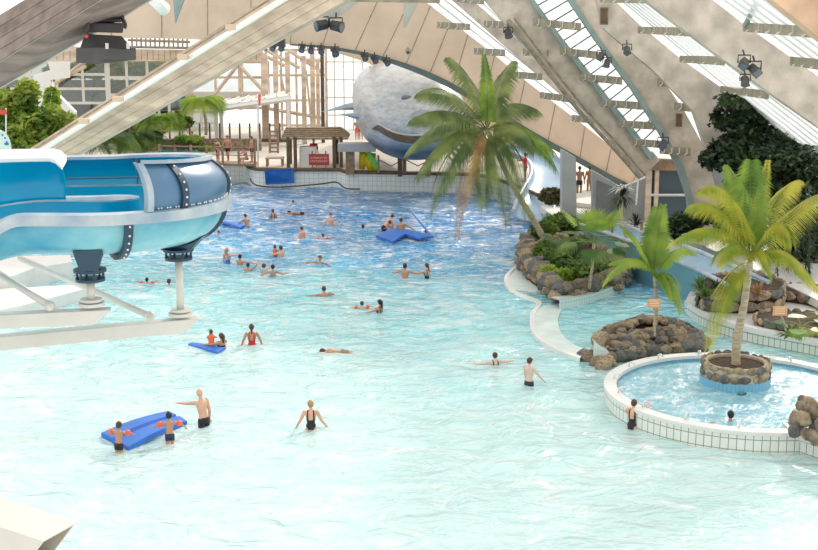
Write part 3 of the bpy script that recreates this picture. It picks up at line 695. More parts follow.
# red sign
def text(body, size, loc, rot, m, parent, align='CENTER'):
    cu = bpy.data.curves.new('lettering', 'FONT'); cu.body = body; cu.size = size; cu.align_x = align; cu.extrude = .004; cu.space_line = 1.15
    o = bpy.data.objects.new('tmp', cu); COL.objects.link(o); dg = bpy.context.evaluated_depsgraph_get()
    me = bpy.data.meshes.new_from_object(o.evaluated_get(dg)); bpy.data.objects.remove(o)
    me.materials.clear(); me.materials.append(m)
    t = bpy.data.objects.new('lettering', me); COL.objects.link(t); t.rotation_euler = rot
    t.parent = parent; t.location = V(loc) - ORIG[parent.name]; return t
c = D(319, 159.5, Yh-.1); r = thing('warning_sign', 'red sign board with two lines of pale lettering on two posts before the hut', 'sign', V((c.x, c.y, 1.2)))
mb = MB(); mb.box(c, (1.32,.05,.74)); build('board', mb, M['signr'], r, bevel=.01)
for dx in (-.44,.44): mb = MB(); mb.box((c.x+dx, c.y+.06, 1.7), (.08,.06,1.25)); build('post', mb, M['brownwood'], r)
text('INTERDIT DE\nSTATIONNER', .185, c+V((0,-.035,.04)), (PI/2,0,0), M['letter'], r)
# hanging blue mat
mb = MB(); mb.prism([P(265,170,1.22)+V((0,-.35,.03)), P(294,169,1.22)+V((0,-.35,.08)), D(294.5,183,P(294,188,0).y-.2), D(265.5,185,P(265,188,0).y-.2)], (0,.06,0))
tag(build('hanging_mat', mb, M['mat_b2'], bevel=.02), 'deep blue mat hanging over the far tiled pool wall', 'mat')
# rope along wall
mb = MB(); mb.tube(smooth_pts([D(250,178,80), D(256,185,79.3), D(280,187,79), D(320,184,78.6), D(336,182,78.4), D(345,188,77.6), D(360,189,77)], 4), .05, 5); tag(build('wall_rope', mb, M['black'], smooth=True), 'dark rope sagging along the far tiled pool wall', 'rope')
# yellow and green floats
for x, y, c_, rot, lb in ((363,158,'yel',.1,'upright yellow float against the dark post at far edge'), (368,161,'yel',-.25,'left yellow float of the leaning stack at far edge'), (372,161,'yel',-.3,'right yellow float of the leaning stack at far edge')):
    mb = MB(); b = D(x, y, 80); mb.tube([b+V((-rot*1,0,-.7)), b+V((rot*0,0,0)), b+V((rot*-.2,0,.5))], [.2,.26,.2], 8); tag(build('pool_float', mb, M[c_], smooth=True), lb, 'float')
mb = MB(); mb.prism([D(x, y, 79.6) for x, y in ((375,170),(366,153),(370,151),(381,168))], (0,.3,0)); tag(build('pool_float', mb, M['grn'], bevel=.05), 'bright green float leaning over the yellow ones', 'float')
mb = MB(); mb.box(D(357,147,79.5), (2.4,1.2,.5)); r = thing('concrete_shelf', 'grey concrete shelf on a thick wooden pier at the pool edge beside the hut', 'shelf', D(350,174,79.5)); build('slab', mb, M['greyl'], r)
mb = MB(); a = D(350,150,79.5); mb.box((a.x, 79.5, 2), (.55,.6,1.9)); build('pier', mb, M['brownwood'], r)
# ladder shape items on deck right of floats
for i, (x, y) in enumerate(((391,165),(418,166))):
    r = thing('rope_barrier', ['rope barrier posts below the whale jaw, left','rope barrier posts below the whale jaw, right'][i], 'barrier', D(x, y+4, 79)); mb = MB()
    for dx in (-.8,.8): mb = MB(); mb.tube([D(x,170,79)+V((dx,0,-.2)), D(x,160,79)+V((dx,0,.3))], .07, 5); build('post', mb, M['brownwood'], r)
    mb = MB(); mb.tube([D(x,161,79)+V((-.8,0,.1)), D(x,166,79), D(x,161,79)+V((.8,0,.1))], .04, 5); build('rope', mb, M['rope'], r)
# ------------------------------------------------------------------ whale
Yw = 76
def whale():
    r = thing('whale_sculpture', 'giant grey and blue whale sculpture with an open dark mouth line', 'sculpture', D(412,168,Yw))
    k = Yw/F
    # spine from head (front, near) to tail (back, up-left)
    st = [  # px centre, Y, rx px, rz px
      (424,122,70.5,16,12),(423,123,71.2,35,27),(421,121,72.2,45,37),(417,118,74,51,43),(410,113,76.5,52,46),(401,107,80,48,44),(394,101,84,41,39),(385,97,89,33,35),(378,94,94,24,29),(374,93,99,14,20),(372,92,102,5,9)]
    rows = []; S = 40
    for (x, y, Y, rx, rz) in st:
        c = D(x, y, Y); q = Y/F; ring = []
        for i in range(S):
            th = 2*PI*i/S; cx, sz = math.cos(th), math.sin(th)
            px = rx*q*(abs(cx)**.9)*(1 if cx > 0 else -1); pz = rz*q*(abs(sz)**.95)*(1 if sz > 0 else -1)
            if sz < 0: px *= 1.0
            ring.append(c + V((px, 0, pz)))
        rows.append(ring)
    mb = MB(); mb.ribbon(rows, closed=True)
    mb.add(rows[0], [list(range(S))]); mb.add(rows[-1], [list(range(S))[::-1]])
    m = bpy.data.materials.new('whale_skin'); m.use_nodes = True; nt = m.node_tree; b = nt.nodes['Principled BSDF']; b.inputs['Roughness'].default_value = .28
    tc = nt.nodes.new('ShaderNodeTexCoord'); sp = nt.nodes.new('ShaderNodeSeparateXYZ'); nt.links.new(tc.outputs['Object'], sp.inputs[0])
    n = nt.nodes.new('ShaderNodeTexNoise'); n.inputs['Scale'].default_value = 1.6; n.inputs['Detail'].default_value = 8; n.inputs['Roughness'].default_value = .7
    mp = nt.nodes.new('ShaderNodeMapping'); mp.inputs['Scale'].default_value = (1.2,.25,2.6); mp.inputs['Rotation'].default_value = (0,.7,0); nt.links.new(tc.outputs['Object'], mp.inputs[0]); nt.links.new(mp.outputs[0], n.inputs[0])
    r1 = nt.nodes.new('ShaderNodeValToRGB'); r1.color_ramp.elements[0].position = .30; r1.color_ramp.elements[0].color = (.22,.25,.28,1); r1.color_ramp.elements[1].position = .6; r1.color_ramp.elements[1].color = (.50,.51,.51,1)
    nt.links.new(n.outputs[0], r1.inputs[0])
    mr = nt.nodes.new('ShaderNodeMapRange'); zj = D(412,136,Yw).z - D(412,168,Yw).z; mr.inputs[1].default_value = zj-.5; mr.inputs[2].default_value = zj+.3
    nt.links.new(sp.outputs[2], mr.inputs[0]); mx = nt.nodes.new('ShaderNodeMixRGB'); mx.inputs[1].default_value = (.015,.05,.12,1)
    nt.links.new(mr.outputs[0], mx.inputs[0]); nt.links.new(r1.outputs[0], mx.inputs[2]); nt.links.new(mx.outputs[0], b.inputs['Base Color'])
    o = build('body', mb, m, r, smooth=True); s = o.modifiers.new('ss', 'SUBSURF'); s.levels = s.render_levels = 2
    # mouth: dark recessed band following the snout
    def surf(px, py, inc=.0):       # front surface point of the body at a pixel
        best = None
        for Y in [68 + i*.1 for i in range(260)]:
            p = D(px, py, Y)
            for j in range(len(st)-1):
                if st[j][2] <= Y <= st[j+1][2]:
                    t = (Y-st[j][2])/(st[j+1][2]-st[j][2]); c = [st[j][i]+(st[j+1][i]-st[j][i])*t for i in range(5)]
                    cc = D(c[0], c[1], Y); q = Y/F
                    if ((p.x-cc.x)/(c[3]*q))**2 + ((p.z-cc.z)/(c[4]*q))**2 < 1: return p - V((0, inc, 0))
        return D(px, py, 76)
    top = smooth2([(374,128),(379,125),(388,130),(398,134),(412,136),(430,135),(448,131),(460,126),(466,127)], 4)
    bot = smooth2([(374,129),(380,130),(388,135),(398,140),(412,142),(430,141),(448,138),(460,133),(466,128)], 4)
    mb = MB(); a = [surf(x, y, .12) for x, y in top]; b_ = [surf(x, y, .12) for x, y in bot]
    mid = [(p+q)/2 + V((0,.0,0)) for p, q in zip(a, b_)]
    mb.ribbon([a, mid, b_]); build('mouth_opening', mb, M['darkwood'], r, solid=.25, soff=0)
    mb = MB(); mb.tube([surf(x, y-1, .12) for x, y in top], .07, 6); build('upper_lip', mb, M['greyl'], r, smooth=True)
    mb = MB(); mb.tube([surf(x, y+1, .12) for x, y in bot], .09, 6); build('lower_lip', mb, mat('jaw_blue', (.22,.33,.45), .3), r, smooth=True)
    mb = MB(); mb.sph(surf(407, 98, -.05), (.35,.15,.16)); build('eye', mb, M['lens'], r)
    # tail flukes and fins at left
    def fin(name, pts, Y, th):
        mb = MB(); poly = [D(x, y, Y) for x, y in pts]; c = sum(poly, V((0,0,0)))/len(poly)
        n = len(poly); fr = [p + V((0,.02,0)) for p in poly]
        mb.add([c+V((0,-th,0)), c+V((0,th,0))] + poly, [(0, 2+(i+1) % n, 2+i) for i in range(n)] + [(1, 2+i, 2+(i+1) % n) for i in range(n)])
        build(name, mb, mat('fin_blue_grey', (.30,.40,.48), .3, .2, 2), r, smooth=False)
    fin('tail_fluke', [(372,99),(360,101),(345,104),(330,109),(320,112),(340,110),(360,110),(376,109),(384,105)], 84, .5)
    fin('pectoral_fin', [(340,114),(352,113),(364,115),(374,112),(384,118),(380,126),(372,122),(364,121),(352,118)], 77, .4)
    fin('dorsal_fin', [(369,66),(374,69),(384,72),(386,78),(376,76),(371,72)], 84, .3)
    mb = MB()
    for x in (400, 428): b0 = D(x,168,78); mb.box((b0.x, 78, 1.9), (.3,.3,1.6))
    build('support', mb, M['darkwood'], r)
whale()
# ------------------------------------------------------------------ right grey building
YR = 62
def panel(name, label, cat, pts, Y, th, m, kind=None):
    o = pxbeam(name, label, cat, pts, Y, th, m)
    if kind: o['kind'] = kind
    return o
panel('wall_right', 'grey rendered wall of the side building under the roof', 'wall', [(592,170),(622,188),(650,176),(650,246),(592,240)], YR, .4, M['greyl'], 'structure')
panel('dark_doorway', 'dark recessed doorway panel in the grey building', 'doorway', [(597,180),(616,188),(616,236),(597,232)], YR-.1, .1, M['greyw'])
panel('concrete_pillar', 'grey pillar left of the bright passage with two walkers', 'pillar', [(562,150),(576,158),(577,236),(562,232)], 61, .8, M['greyl'])
panel('concrete_pillar', 'grey pillar between dark doorway and wooden door frame', 'pillar', [(618,186),(625,187),(625,242),(618,240)], YR-.4, .3, M['greyl'])
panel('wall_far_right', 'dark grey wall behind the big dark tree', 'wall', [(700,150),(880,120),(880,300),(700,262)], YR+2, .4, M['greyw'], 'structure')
panel('lintel', 'ribbed timber lintel above the wooden door frame', 'lintel', [(648,158),(684,160),(684,171),(648,170)], YR-.8, .4, M['brownwood'])
r = thing('door_1', 'tall dark glass door in a wooden frame under the timber lintel', 'door', D(665,240,YR-.5)); r['kind'] = 'structure'
for x in (649, 657): mb = MB(); a = D(x,170,YR-.6); b = D(x,246,YR-.6); mb.box((a.x, YR-.6, (a.z+b.z)/2), (.28 if x == 649 else .2,.2,a.z-b.z)); build('frame_post', mb, M['wood'], r)
mb = MB(); a, b = D(650,170,YR-.4), D(706,246,YR-.4); mb.box(((a.x+b.x)/2, YR-.4, (a.z+b.z)/2), (b.x-a.x,.06,a.z-b.z)); build('glass_pane', mb, mat('dark_blue_glass', (.06,.10,.13), .25), r)
mb = MB(); mb.tube([D(650,195,YR-.7), D(690,195,YR-.7)], .07, 6); build('push_bar', mb, M['cream'], r)
slab('terrace_floor', [(540,206),(560,202),(600,198),(700,205),(880,225),(880,300),(818,300),(760,272),(700,244),(640,236),(575,232)], .9, .3, M['deckw'], 'pale floor in front of the grey building')
slab('passage_floor', [(572,170),(600,170),(600,236),(572,230)], .95, .2, M['deckw'], 'bright floor of the passage with two walkers')
# chain posts
r = thing('chain_barrier', 'low rope barrier in front of dark doorway', 'barrier', P(595,232,.9)); mb = MB()
for x, y in ((586,231),(612,236),(641,243)): c = P(x, y, .9); mb = MB(); mb.tube([c, c+V((0,0,1.0))], .06, 6); build('post', mb, M['brownwood'], r)
mb = MB(); pp = [P(586,231,1.8), P(599,236,1.55), P(612,236,1.8), P(627,242,1.55), P(641,243,1.8)]; mb.tube(smooth_pts(pp, 4), .03, 5); build('rope', mb, M['rope'], r)
mb = MB(); mb.tube([D(638,180,61), D(636,205,61)], .05, 6); tag(build('lamp_tube', mb, M['white']), 'thin white vertical pipe on the grey building', 'pipe')
# ------------------------------------------------------------------ sweep channel helper
def channel(path, w, d, n=14, lipw=.12):
    """half-pipe rows; returns list of cross-section rows (lists) plus tangents/lateral"""
    rows = []; fr = []
    N = len(path)
    for i, p in enumerate(path):
        t = (path[min(i+1, N-1)] - path[max(0, i-1)]); t.z = 0; t.normalize(); lat = V((t.y, -t.x, 0))
        row = []
        for k in range(n+1):
            a = PI*k/n; row.append(p + lat*(w*math.cos(a)) + V((0,0,-d*math.sin(a)**.8)))
        rows.append(row); fr.append((p, t, lat))
    return rows, fr
# back light-blue slide
pth = smooth_pts([D(478,146,80), D(505,148,78.5), D(530,153,77), D(546,162,75), D(549,174,73), D(543,187,70.5), D(537,199,68), D(533,212,66)], 5)
rows, fr = channel(pth, 1.05, .55)
r = thing('back_water_slide', 'light blue open slide curving down behind the coconut palm', 'slide', pth[-1]); mb = MB(); mb.ribbon(rows); build('trough', mb, M['lslide'], r, smooth=True, solid=.08)
mb = MB()
for k in (0, -1): mb.tube([q[k] for q in rows], .12, 6)
build('rim', mb, M['sliderim'], r, smooth=True)
# blue channel at right
pth = smooth_pts([P(748,284,1.3), P(722,271,1.4), P(690,257,1.5), P(655,243,1.5), P(620,231,1.4), P(590,222,1.2), P(560,215,1.0)], 5)
rows, fr = channel(pth, .85, .55)
r = thing('river_slide', 'blue open flume running behind the yellow green palms', 'slide', P(690,262,.5)); mb = MB(); mb.ribbon(rows); build('trough', mb, M['lslide'], r, smooth=True, solid=.06)
mb = MB()
for k in (0, -1): mb.tube([q[k] for q in rows], .1, 6)
build('rim', mb, M['sliderim'], r, smooth=True)
mb = MB(); mb.ribbon([[q[0]+V((0,0,.02)) for q in rows], [V((q[0].x, q[0].y, -.6)) for q in rows]]); mb.ribbon([[q[-1]+V((0,0,.02)) for q in rows], [V((q[-1].x, q[-1].y, -.6)) for q in rows]]); build('side_wall', mb, M['lslide2'], r, solid=.05)
mb = MB()
for i in range(3, len(rows), 6): mb.tube([q + V((0,0,.02)) for q in rows[i]], .03, 4)
build('joint', mb, M['lslide2'], r)
# ------------------------------------------------------------------ kerb, islands, round pool
def kerb(pxo, pxi, z, name, label, m, cat='kerb'):
    a = smooth_pts([P(x, y, z) for x, y in pxo], 5); b = smooth_pts([P(x, y, z) for x, y in pxi], 5); mb = MB()
    dn = V((0,0,-.9)); mb.ribbon([[p+dn for p in a], a, b, [p+dn for p in b]])
    return tag(build(name, mb, m, smooth=False), label, cat)
kerb([(530,256),(518,266),(508,278),(516,291),(541,301),(535,314),(538,332),(559,347),(582,355)], [(536,256),(525,266),(530,281),(548,293),(562,303),(558,318),(561,332),(574,344),(598,354)], .06, 'overflow_kerb', 'pale S shaped overflow kerb between the wave pool and the lazy river', mat('kerb_stone', (.70,.82,.80), .35, .1, 1.5))
kerb([(524,256),(514,266),(504,278),(512,293),(536,303),(530,314),(533,333),(556,349),(580,358)], [(530,256),(518,266),(508,278),(516,291),(541,301),(535,314),(538,332),(559,347),(582,355)], .10, 'kerb_lip', 'white rounded lip on the wave pool side of the S shaped kerb', M['white'])
# rocks prototypes
def rock_mesh(seed, m):
    bm = bmesh.new(); bmesh.ops.create_icosphere(bm, subdivisions=3, radius=1)
    for v in bm.verts:
        n = noise.noise(v.co*1.1 + V((seed*7.3,0,0)))*.55 + noise.noise(v.co*2.7 + V((0,seed*3.1,0)))*.22
        v.co *= 1 + n
        for ax in (V((1,.3,.2)).normalized(), V((-.4,1,.5)).normalized(), V((.2,-.3,1)).normalized(), V((-.8,-.5,.3)).normalized()):
            d = v.co.dot(ax); lim = .72 + .1*math.sin(seed*5+ax.x*9)
            if d > lim: v.co -= ax*(d-lim)*.8
    me = bpy.data.meshes.new('rock'); bm.to_mesh(me); bm.free(); me.materials.append(m)
    me.polygons.foreach_set('use_smooth', [True]*len(me.polygons)); return me
RM = [rock_mesh(i+1, [M['rock'], M['rockb'], M['rockg']][i % 3]) for i in range(9)]
def rock(p, s, label, group, flat=.75):
    me = random.choice(RM); o = bpy.data.objects.new('boulder', me); COL.objects.link(o)
    o.location = p; o.scale = (s*random.uniform(.85,1.25), s*random.uniform(.8,1.15), s*flat*random.uniform(.8,1.1)); o.rotation_euler = (random.uniform(-.3,.3), random.uniform(-.3,.3), random.uniform(0,6.3))
    tag(o, label, 'rock', group); return o
def island(name, label, base, z0, h, m, soilz=None):
    pts = smooth_pts([P(x, y, z0) for x, y in base], 4, True); mb = MB(); low = [V((p.x, p.y, -.9)) for p in pts]
    mb.prism(low, (0,0,.9+h)); o = build(name, mb, m); tag(o, label, 'planting bed'); return pts
def boulders_along(pts, z, size, label, group, rows=1, step=1.0, jit=.1):
    L = 0; last = -9
    for i in range(len(pts)):
        p, q = pts[i], pts[(i+1) % len(pts)]; d = (q-p).length; k = 0
        while L + d - last > size*step*1.35:
            last = max(L, last + size*step*1.35); t = (last-L)/d if d else 0
            if t > 1: break
            c = p.lerp(q, min(1, t))
            for r_ in range(rows): rock(V((c.x+random.uniform(-jit,jit), c.y+random.uniform(-jit,jit), z + r_*size*.95)), size*random.uniform(.7,1.1), label, group)
        L += d
# island 1
b1 = [(525,266),(536,283),(549,295),(561,306),(581,302),(602,296),(618,289),(623,281),(614,268),(594,256),(570,246),(548,242),(532,250)]
pts = island('planting_island', 'rock edged planting island with fan palms and coconut palm by the S shaped kerb', b1, .0, .55, M['soil'])
mb = MB(); q = smooth_pts([P(x, y, 0) for x, y in ((559,311),(581,307),(602,301),(619,293),(626,285))], 5)
L = 0; vs = []; fs = []; uv = []
for i, p in enumerate(q):
    if i: L0 = L; L += (p-q[i-1]).length
    vs += [V((p.x,p.y,-.8)), V((p.x,p.y,.42)), V((p.x-.3,p.y+.5,.42))]
    if i: a = 3*(i-1); fs += [(a,a+3,a+4,a+1),(a+1,a+4,a+5,a+2)]; uv += [((L0,0),(L,0),(L,1),(L0,1)),((L0,0),(L,0),(L,.1),(L0,.1))]
mb.add(vs, fs, uv); tag(build('tiled_edge', mb, M['tileg']), 'pale green tiled retaining wall under the front boulders of the planting island', 'wall')
boulders_along(pts, .35, .38, 'grey brown boulder edging the fan palm planting island', 'boulders around the planting island', rows=2, step=.85)
for x, y, s in ((533,250,.55),(545,246,.6),(560,240,.5),(612,276,.5),(540,262,.4)): rock(P(x, y, .8), s, 'larger boulder lying inside the fan palm planting island', 'boulders inside the planting island')
# island 2: rock mound
mc = P(655,336,.0); 
b2 = [(602,340),(616,332),(640,327),(668,327),(688,333),(700,343),(694,350),(668,352),(640,356),(620,360),(606,358)]
pts = island('rock_mound', 'heaped rock mound carrying the small palm with the orange notice', b2, 0, .35, M['soil'])
boulders_along(pts, .15, .3, 'rough boulder at the foot of the heaped mound with the small palm', 'boulders at the foot of the mound', rows=1, step=.75)
random.seed(11)
for rr, z, n_, s in ((.95,.3,28,.22),(.78,.45,28,.23),(.60,.62,22,.23),(.42,.72,14,.2)):
    cen = sum(pts, V((0,0,0)))/len(pts)
    for k in range(n_):
        p = pts[int(k*len(pts)/n_)]; c = cen + (p-cen)*rr; rock(V((c.x, c.y, z*.8)), s*random.uniform(.8,1.15), 'boulder piled higher on the heaped mound around the small palm', 'boulders piled on the mound')
for x, y, s in ((600,338,.3),(697,341,.36),(700,346,.36),(690,345,.28),(687,340,.3)): rock(P(x, y, .6), s, 'big rounded boulder standing out at the edge of the heaped mound', 'large boulders of the mound')
for x, y in ((603,366),(598,362),(608,362),(612,357),(616,352),(590,357),(585,355),(606,358),(620,357)): rock(P(x, y, .05), .33, 'wet loose rock lying in the water between the kerb and the round pool', 'loose wet rocks')
mb = MB(); a, b, c = P(593,360,0), P(611,362,0), P(593,336,.7)
mb.add([V((a.x,a.y,-.3)), V((b.x,b.y,-.3)), V((b.x,b.y,.25)), V((a.x,a.y,.62)), V((a.x,a.y+1,.62)), V((b.x,b.y+1,.25))], [(0,1,2,3),(3,2,5,4)], [((0,0),(1.2,0),(1.2,.5),(0,.9)), ((0,0),(1,0),(1,.1),(0,.1))]); tag(build('tiled_edge', mb, M['tileg']), 'short sloping tiled wall at left end of the rock mound', 'wall')
# round pool
RC = P(742,390,.47); RR = 3.84; RZ = .47
print('round pool', RC)
def ring_pts(c, r, z, n=96, a0=0, a1=2*PI): return [V((c.x+r*math.cos(a0+(a1-a0)*i/n), c.y+r*math.sin(a0+(a1-a0)*i/n), z)) for i in range(n+1)]
def ringwall(name, c, r0, r1, z0, z1, m, parent, n=96):
    mb = MB(); vs = []; fs = []; uv = []
    for i in range(n+1):
        a = 2*PI*i/n
        for r_, z in ((r1,z0),(r1,z1),(r0,z1),(r0,z0)): vs.append(V((c.x+r_*math.cos(a), c.y+r_*math.sin(a), z)))
    for i in range(n):
        a = 4*i; b = a+4; l0 = r1*2*PI*i/n; l1 = r1*2*PI*(i+1)/n
        for j in range(3):
            fs.append((a+j, b+j, b+j+1, a+j+1)); uv.append(((l0,z0),(l1,z0),(l1,z1),(l0,z1)) if j != 1 else ((l0,0.02),(l1,.02),(l1,.3),(l0,.3)))
    mb.add(vs, fs, uv); return build(name, mb, m, parent)
r = thing('round_pool', 'raised round whirlpool with white tiled outer wall', 'pool', V((RC.x, RC.y, 0)))
ringwall('tiled_wall', RC, RR-.05, RR+.05, -.8, RZ-.02, M['tile'], r); ringwall('rim', RC, RR-.28, RR+.08, RZ-.05, RZ+.05, M['white'], r)
ringwall('inner_wall', RC, RR-.26, RR-.12, -.1, RZ-.06, M['tileb'], r)
mb = MB(); mb.cyl((RC.x, RC.y, -.4), RR-.15, .4, 64); build('basin', mb, M['tileb'], r)
mb = MB()
for k in range(16):
    a = 2*PI*(k+.3)/16; c = V((RC.x+(RR-.2)*math.cos(a), RC.y+(RR-.2)*math.sin(a), RZ+.04)); i_ = V((-math.cos(a), -math.sin(a), 0))
    mb.tube([c, c+V((0,0,.13)), c+i_*.1+V((0,0,.17)), c+i_*.2+V((0,0,.12))], .03, 6)
build('water_jet', mb, M['white'], r, smooth=True)
mb = MB(); rows = []
for i in range(1, 26):
    rr = (RR-.2)*i/25; rows.append([V((p.x, p.y, RZ-.12 + .05*noise.noise(V((p.x*2.2, p.y*2.2, 1))))) for p in ring_pts(RC, rr, 0, 72)])
mb.ribbon(rows); wm = watermat('whirlpool_water', (.24,.52,.64), (.78,.88,.88), 4, .1, 2.6)
o = build('whirlpool_water', mb, wm, smooth=True); tag(o, 'bubbling blue water inside the raised round whirlpool', 'water', kind='stuff')
# planter in the round pool
PC = P(735,381,.4); PRr = 1.0
def stone_wall(mb, pts, z0, z1, s, inward=.1):
    """rounded stones set on a mortar wall along pts (open or closed)"""
    L = 0; k = 0
    nrow = max(1, int((z1-z0)/(s*.95)))
    for rw in range(nrow):
        z = z0 + (rw+.5)*(z1-z0)/nrow; acc = random.uniform(0, s)
        for i in range(len(pts)-1):
            p, q = pts[i], pts[i+1]; d = (q-p).length; 
            while acc < d:
                c = p.lerp(q, acc/d); wd = s*random.uniform(.6,1.7); t = (q-p).normalized()
                R = Matrix.Rotation(math.atan2(t.y, t.x), 3, 'Z')
                mb.m = random.choice((1,2,3)); n0 = len(mb.v); mb.sph(V((c.x, c.y, z+random.uniform(-.02,.02))), (wd*.58, s*.20, (z1-z0)/nrow*random.uniform(.42,.58)), 9, 6, R)
                for vi in range(n0, len(mb.v)):
                    v = mb.v[vi]; nn = noise.noise(v*5)*s*.25; mb.v[vi] = v + V((nn, nn*.6, nn*.5))
                acc += wd*1.02
            acc -= d
        mb.m = 0
SM = [M['mortar'], M['rock'], M['rockb'], M['rockg']]
r = thing('round_planter', 'round stone planter in the middle of the whirlpool holding the tall palm', 'planter', V((PC.x, PC.y, .3)))
ringwall('blue_tile_base', PC, PRr-.1, PRr+.02, 0, .58, M['tileb'], r, 48)
ringwall('mortar_wall', PC, PRr-.18, PRr-.02, .54, 1.0, M['mortar'], r, 48)
mb = MB(); stone_wall(mb, ring_pts(PC, PRr-.02, 0, 48),   .58, 1.08, .25); build('stone_facing', mb, SM, r, smooth=True)
mb = MB(); mb.cyl((PC.x, PC.y, .5), PRr-.14, .42, 32); build('soil', mb, M['soil'], r)
# wall right of round pool
wall_strip('pool_wall', [(787,447),(800,452),(830,462),(880,478)], 0, .47, M['tile'], 'tiled wall running off to the right edge beside the round whirlpool', M['white'], th=.5)
r = thing('stone_block_wall', 'rough stone block at right edge in front of the whirlpool', 'stone wall', P(805,430,.7)); mb = MB(); pl = smooth_pts([P(793,437,.5), P(806,442,.5), P(830,451,.5), P(860,460,.5)], 3); stone_wall(mb, pl, .5, 1.25, .34); stone_wall(mb, [p+V((.1,.3,0)) for p in pl], .6, 1.45, .34); stone_wall(mb, [p+V((.2,.6,0)) for p in pl], .6, 1.5, .34)
build('stone_facing', mb, SM, r, smooth=True)
# river deck right with kerb tiles
mb = MB(); q = [V((p.x, p.y+.25, .3)) for p in smooth_pts([P(x, y, 0) for x, y in ((686,316),(704,327),(745,341),(818,356),(900,374))], 4)]
mb.prism(q + [P(x, y, .3) for x, y in ((900,290),(818,272),(700,276))], (0,0,.2)); o = build('river_deck', mb, M['deckw']); tag(o, 'white deck between the lazy river and the stone planters', 'deck'); o['kind'] = 'structure'
wall_strip('pool_wall', [(686,316),(704,327),(745,341),(818,356),(900,374)], 0, .5, M['tile'], 'tiled edge of the white deck along the lazy river', M['white'], th=.3)
# stone planter 2 (raised)
def planter(name, label, pxs, z0, z1, s, soil=True):
    pts = smooth_pts([P(x, y, z0) for x, y in pxs], 4, True); c = sum(pts, V((0,0,0)))/len(pts); r = thing(name, label, 'planter', V((c.x, c.y, z0)))
    mb = MB(); mb.prism([V((c.x+(p.x-c.x)*.94, c.y+(p.y-c.y)*.94, z0-.3)) for p in pts], (0,0,z1-z0+.2)); build('soil', mb, M['soil'], r)
    mb = MB(); stone_wall(mb, pts+[pts[0]], z0, z1, s); build('stone_facing', mb, SM, r, smooth=True); return r
planter('stone_planter', 'raised stone planter with spiky plants behind the tall palm', [(699,308),(722,312),(760,312),(779,309),(782,300),(760,292),(720,292),(700,300)], .55, 1.35, .42)
planter('stone_planter', 'low stone edged bed at right with small palm and notice', [(754,323),(776,330),(818,338),(870,346),(870,328),(820,318),(785,316),(764,317)], .55, .85, .3)
planter('stone_planter', 'long low row of dark stones on deck at the right edge', [(778,298),(800,303),(830,308),(860,306),(830,298),(795,292)], .55, .95, .4)
# river water froth colour comes from the main water; bright river patch beyond
# notices
def notice(x, y, zb, px, py, lab, wd=.62, h=.42, lines=3):
    b = P(x, y, zb); c = D(px, py, b.y-.1); r = thing('orange_notice', lab, 'sign', b); mb = MB(); mb.box(c, (wd,.03,h)); build('board', mb, M['sign'], r, bevel=.01)
    mb = MB(); mb.tube([b-V((0,0,.1)), c+V((0,.04,0))], .035, 6); build('stake', mb, M['trunk'], r)
    mb = MB()
    for k in range(lines): mb.box(c+V((0,-.02, h*.28 - k*h*.26)), (wd*.7,.008,h*.07))
    build('text_line', mb, M['letterp'], r)
notice(655, 333, .8, 654, 303.5, 'small orange notice board on the trunk of the small palm', .42, .3)
notice(787, 328, .8, 780, 311, 'small orange notice on a tilted stake in the stone edged bed', .48, .32)
# ------------------------------------------------------------------ vegetation
def leaflet(mb, p, d, l, w_, droop, side):
    d = d.normalized(); q1 = p + d*l*.5 + V((0,0,-droop*l*.15)); q2 = p + d*l + V((0,0,-droop*l*.6)); wv = side.normalized()*w_
    mb.add([p-wv*.4, p+wv*.4, q1+wv, q1-wv, q2], [(0,1,2,3),(3,2,4)])
def frond(name, root, base, ctrl, tip, L, w_, m, nleaf=46, droop=.6, rw=.03, stemm=None):
    pts = quadbez(base, ctrl, tip, 24); mb = MB(); mb.m = 1
    mb.tube(pts, [rw*(1-.85*i/23) for i in range(24)], 5); mb.m = 0
    for k in range(nleaf):
        t = .12 + .88*(k+.5)/nleaf; i = min(22, int(t*23)); f = t*23-i; p = pts[i].lerp(pts[i+1], f); tg = (pts[i+1]-pts[i]).normalized()
        lat = tg.cross(V((0,0,1)))
        if lat.length < .15: lat = tg.cross(V((0,1,0)))
        lat.normalize(); up = lat.cross(tg); ll = L*(.35+.65*math.sin(PI*min(1, t*.95+.08)))*random.uniform(.88,1.08)
        for s in (-1, 1):
            d = lat*s*.85 + tg*(.45+.5*t) + up*.15 - V((0,0,droop*.45)); leaflet(mb, p, d, ll, w_, droop, tg + V((0,0,.2)))
    return build(name, mb, [m, stemm or m], root)
def palm(name, label, trunk, radii, crown, fr, m, L, w_, droop=.6, tm=None, cat='palm', nleaf=46, lab2=None):
    r = thing(name, label, cat, trunk[0]); mb = MB(); tp = smooth_pts(trunk, 6); n = len(tp)
    rr = []
    for i in range(n): t = i/(n-1); rr.append(radii[0]+(radii[1]-radii[0])*t + (radii[0]*.12 if i % 2 else 0))
    mb.tube(tp, rr, 10); build('trunk', mb, tm or M['trunk'], r, smooth=True)
    for f in fr:
        (cx, cy, cd), (tx, ty, td) = f[0], f[1]; mm = f[2] if len(f) > 2 and f[2] else m; Y = crown.y
        frond('frond', r, crown, D(cx, cy, Y+cd), D(tx, ty, Y+td), L*(f[3] if len(f) > 3 else 1), w_, mm, nleaf, droop)
    return r
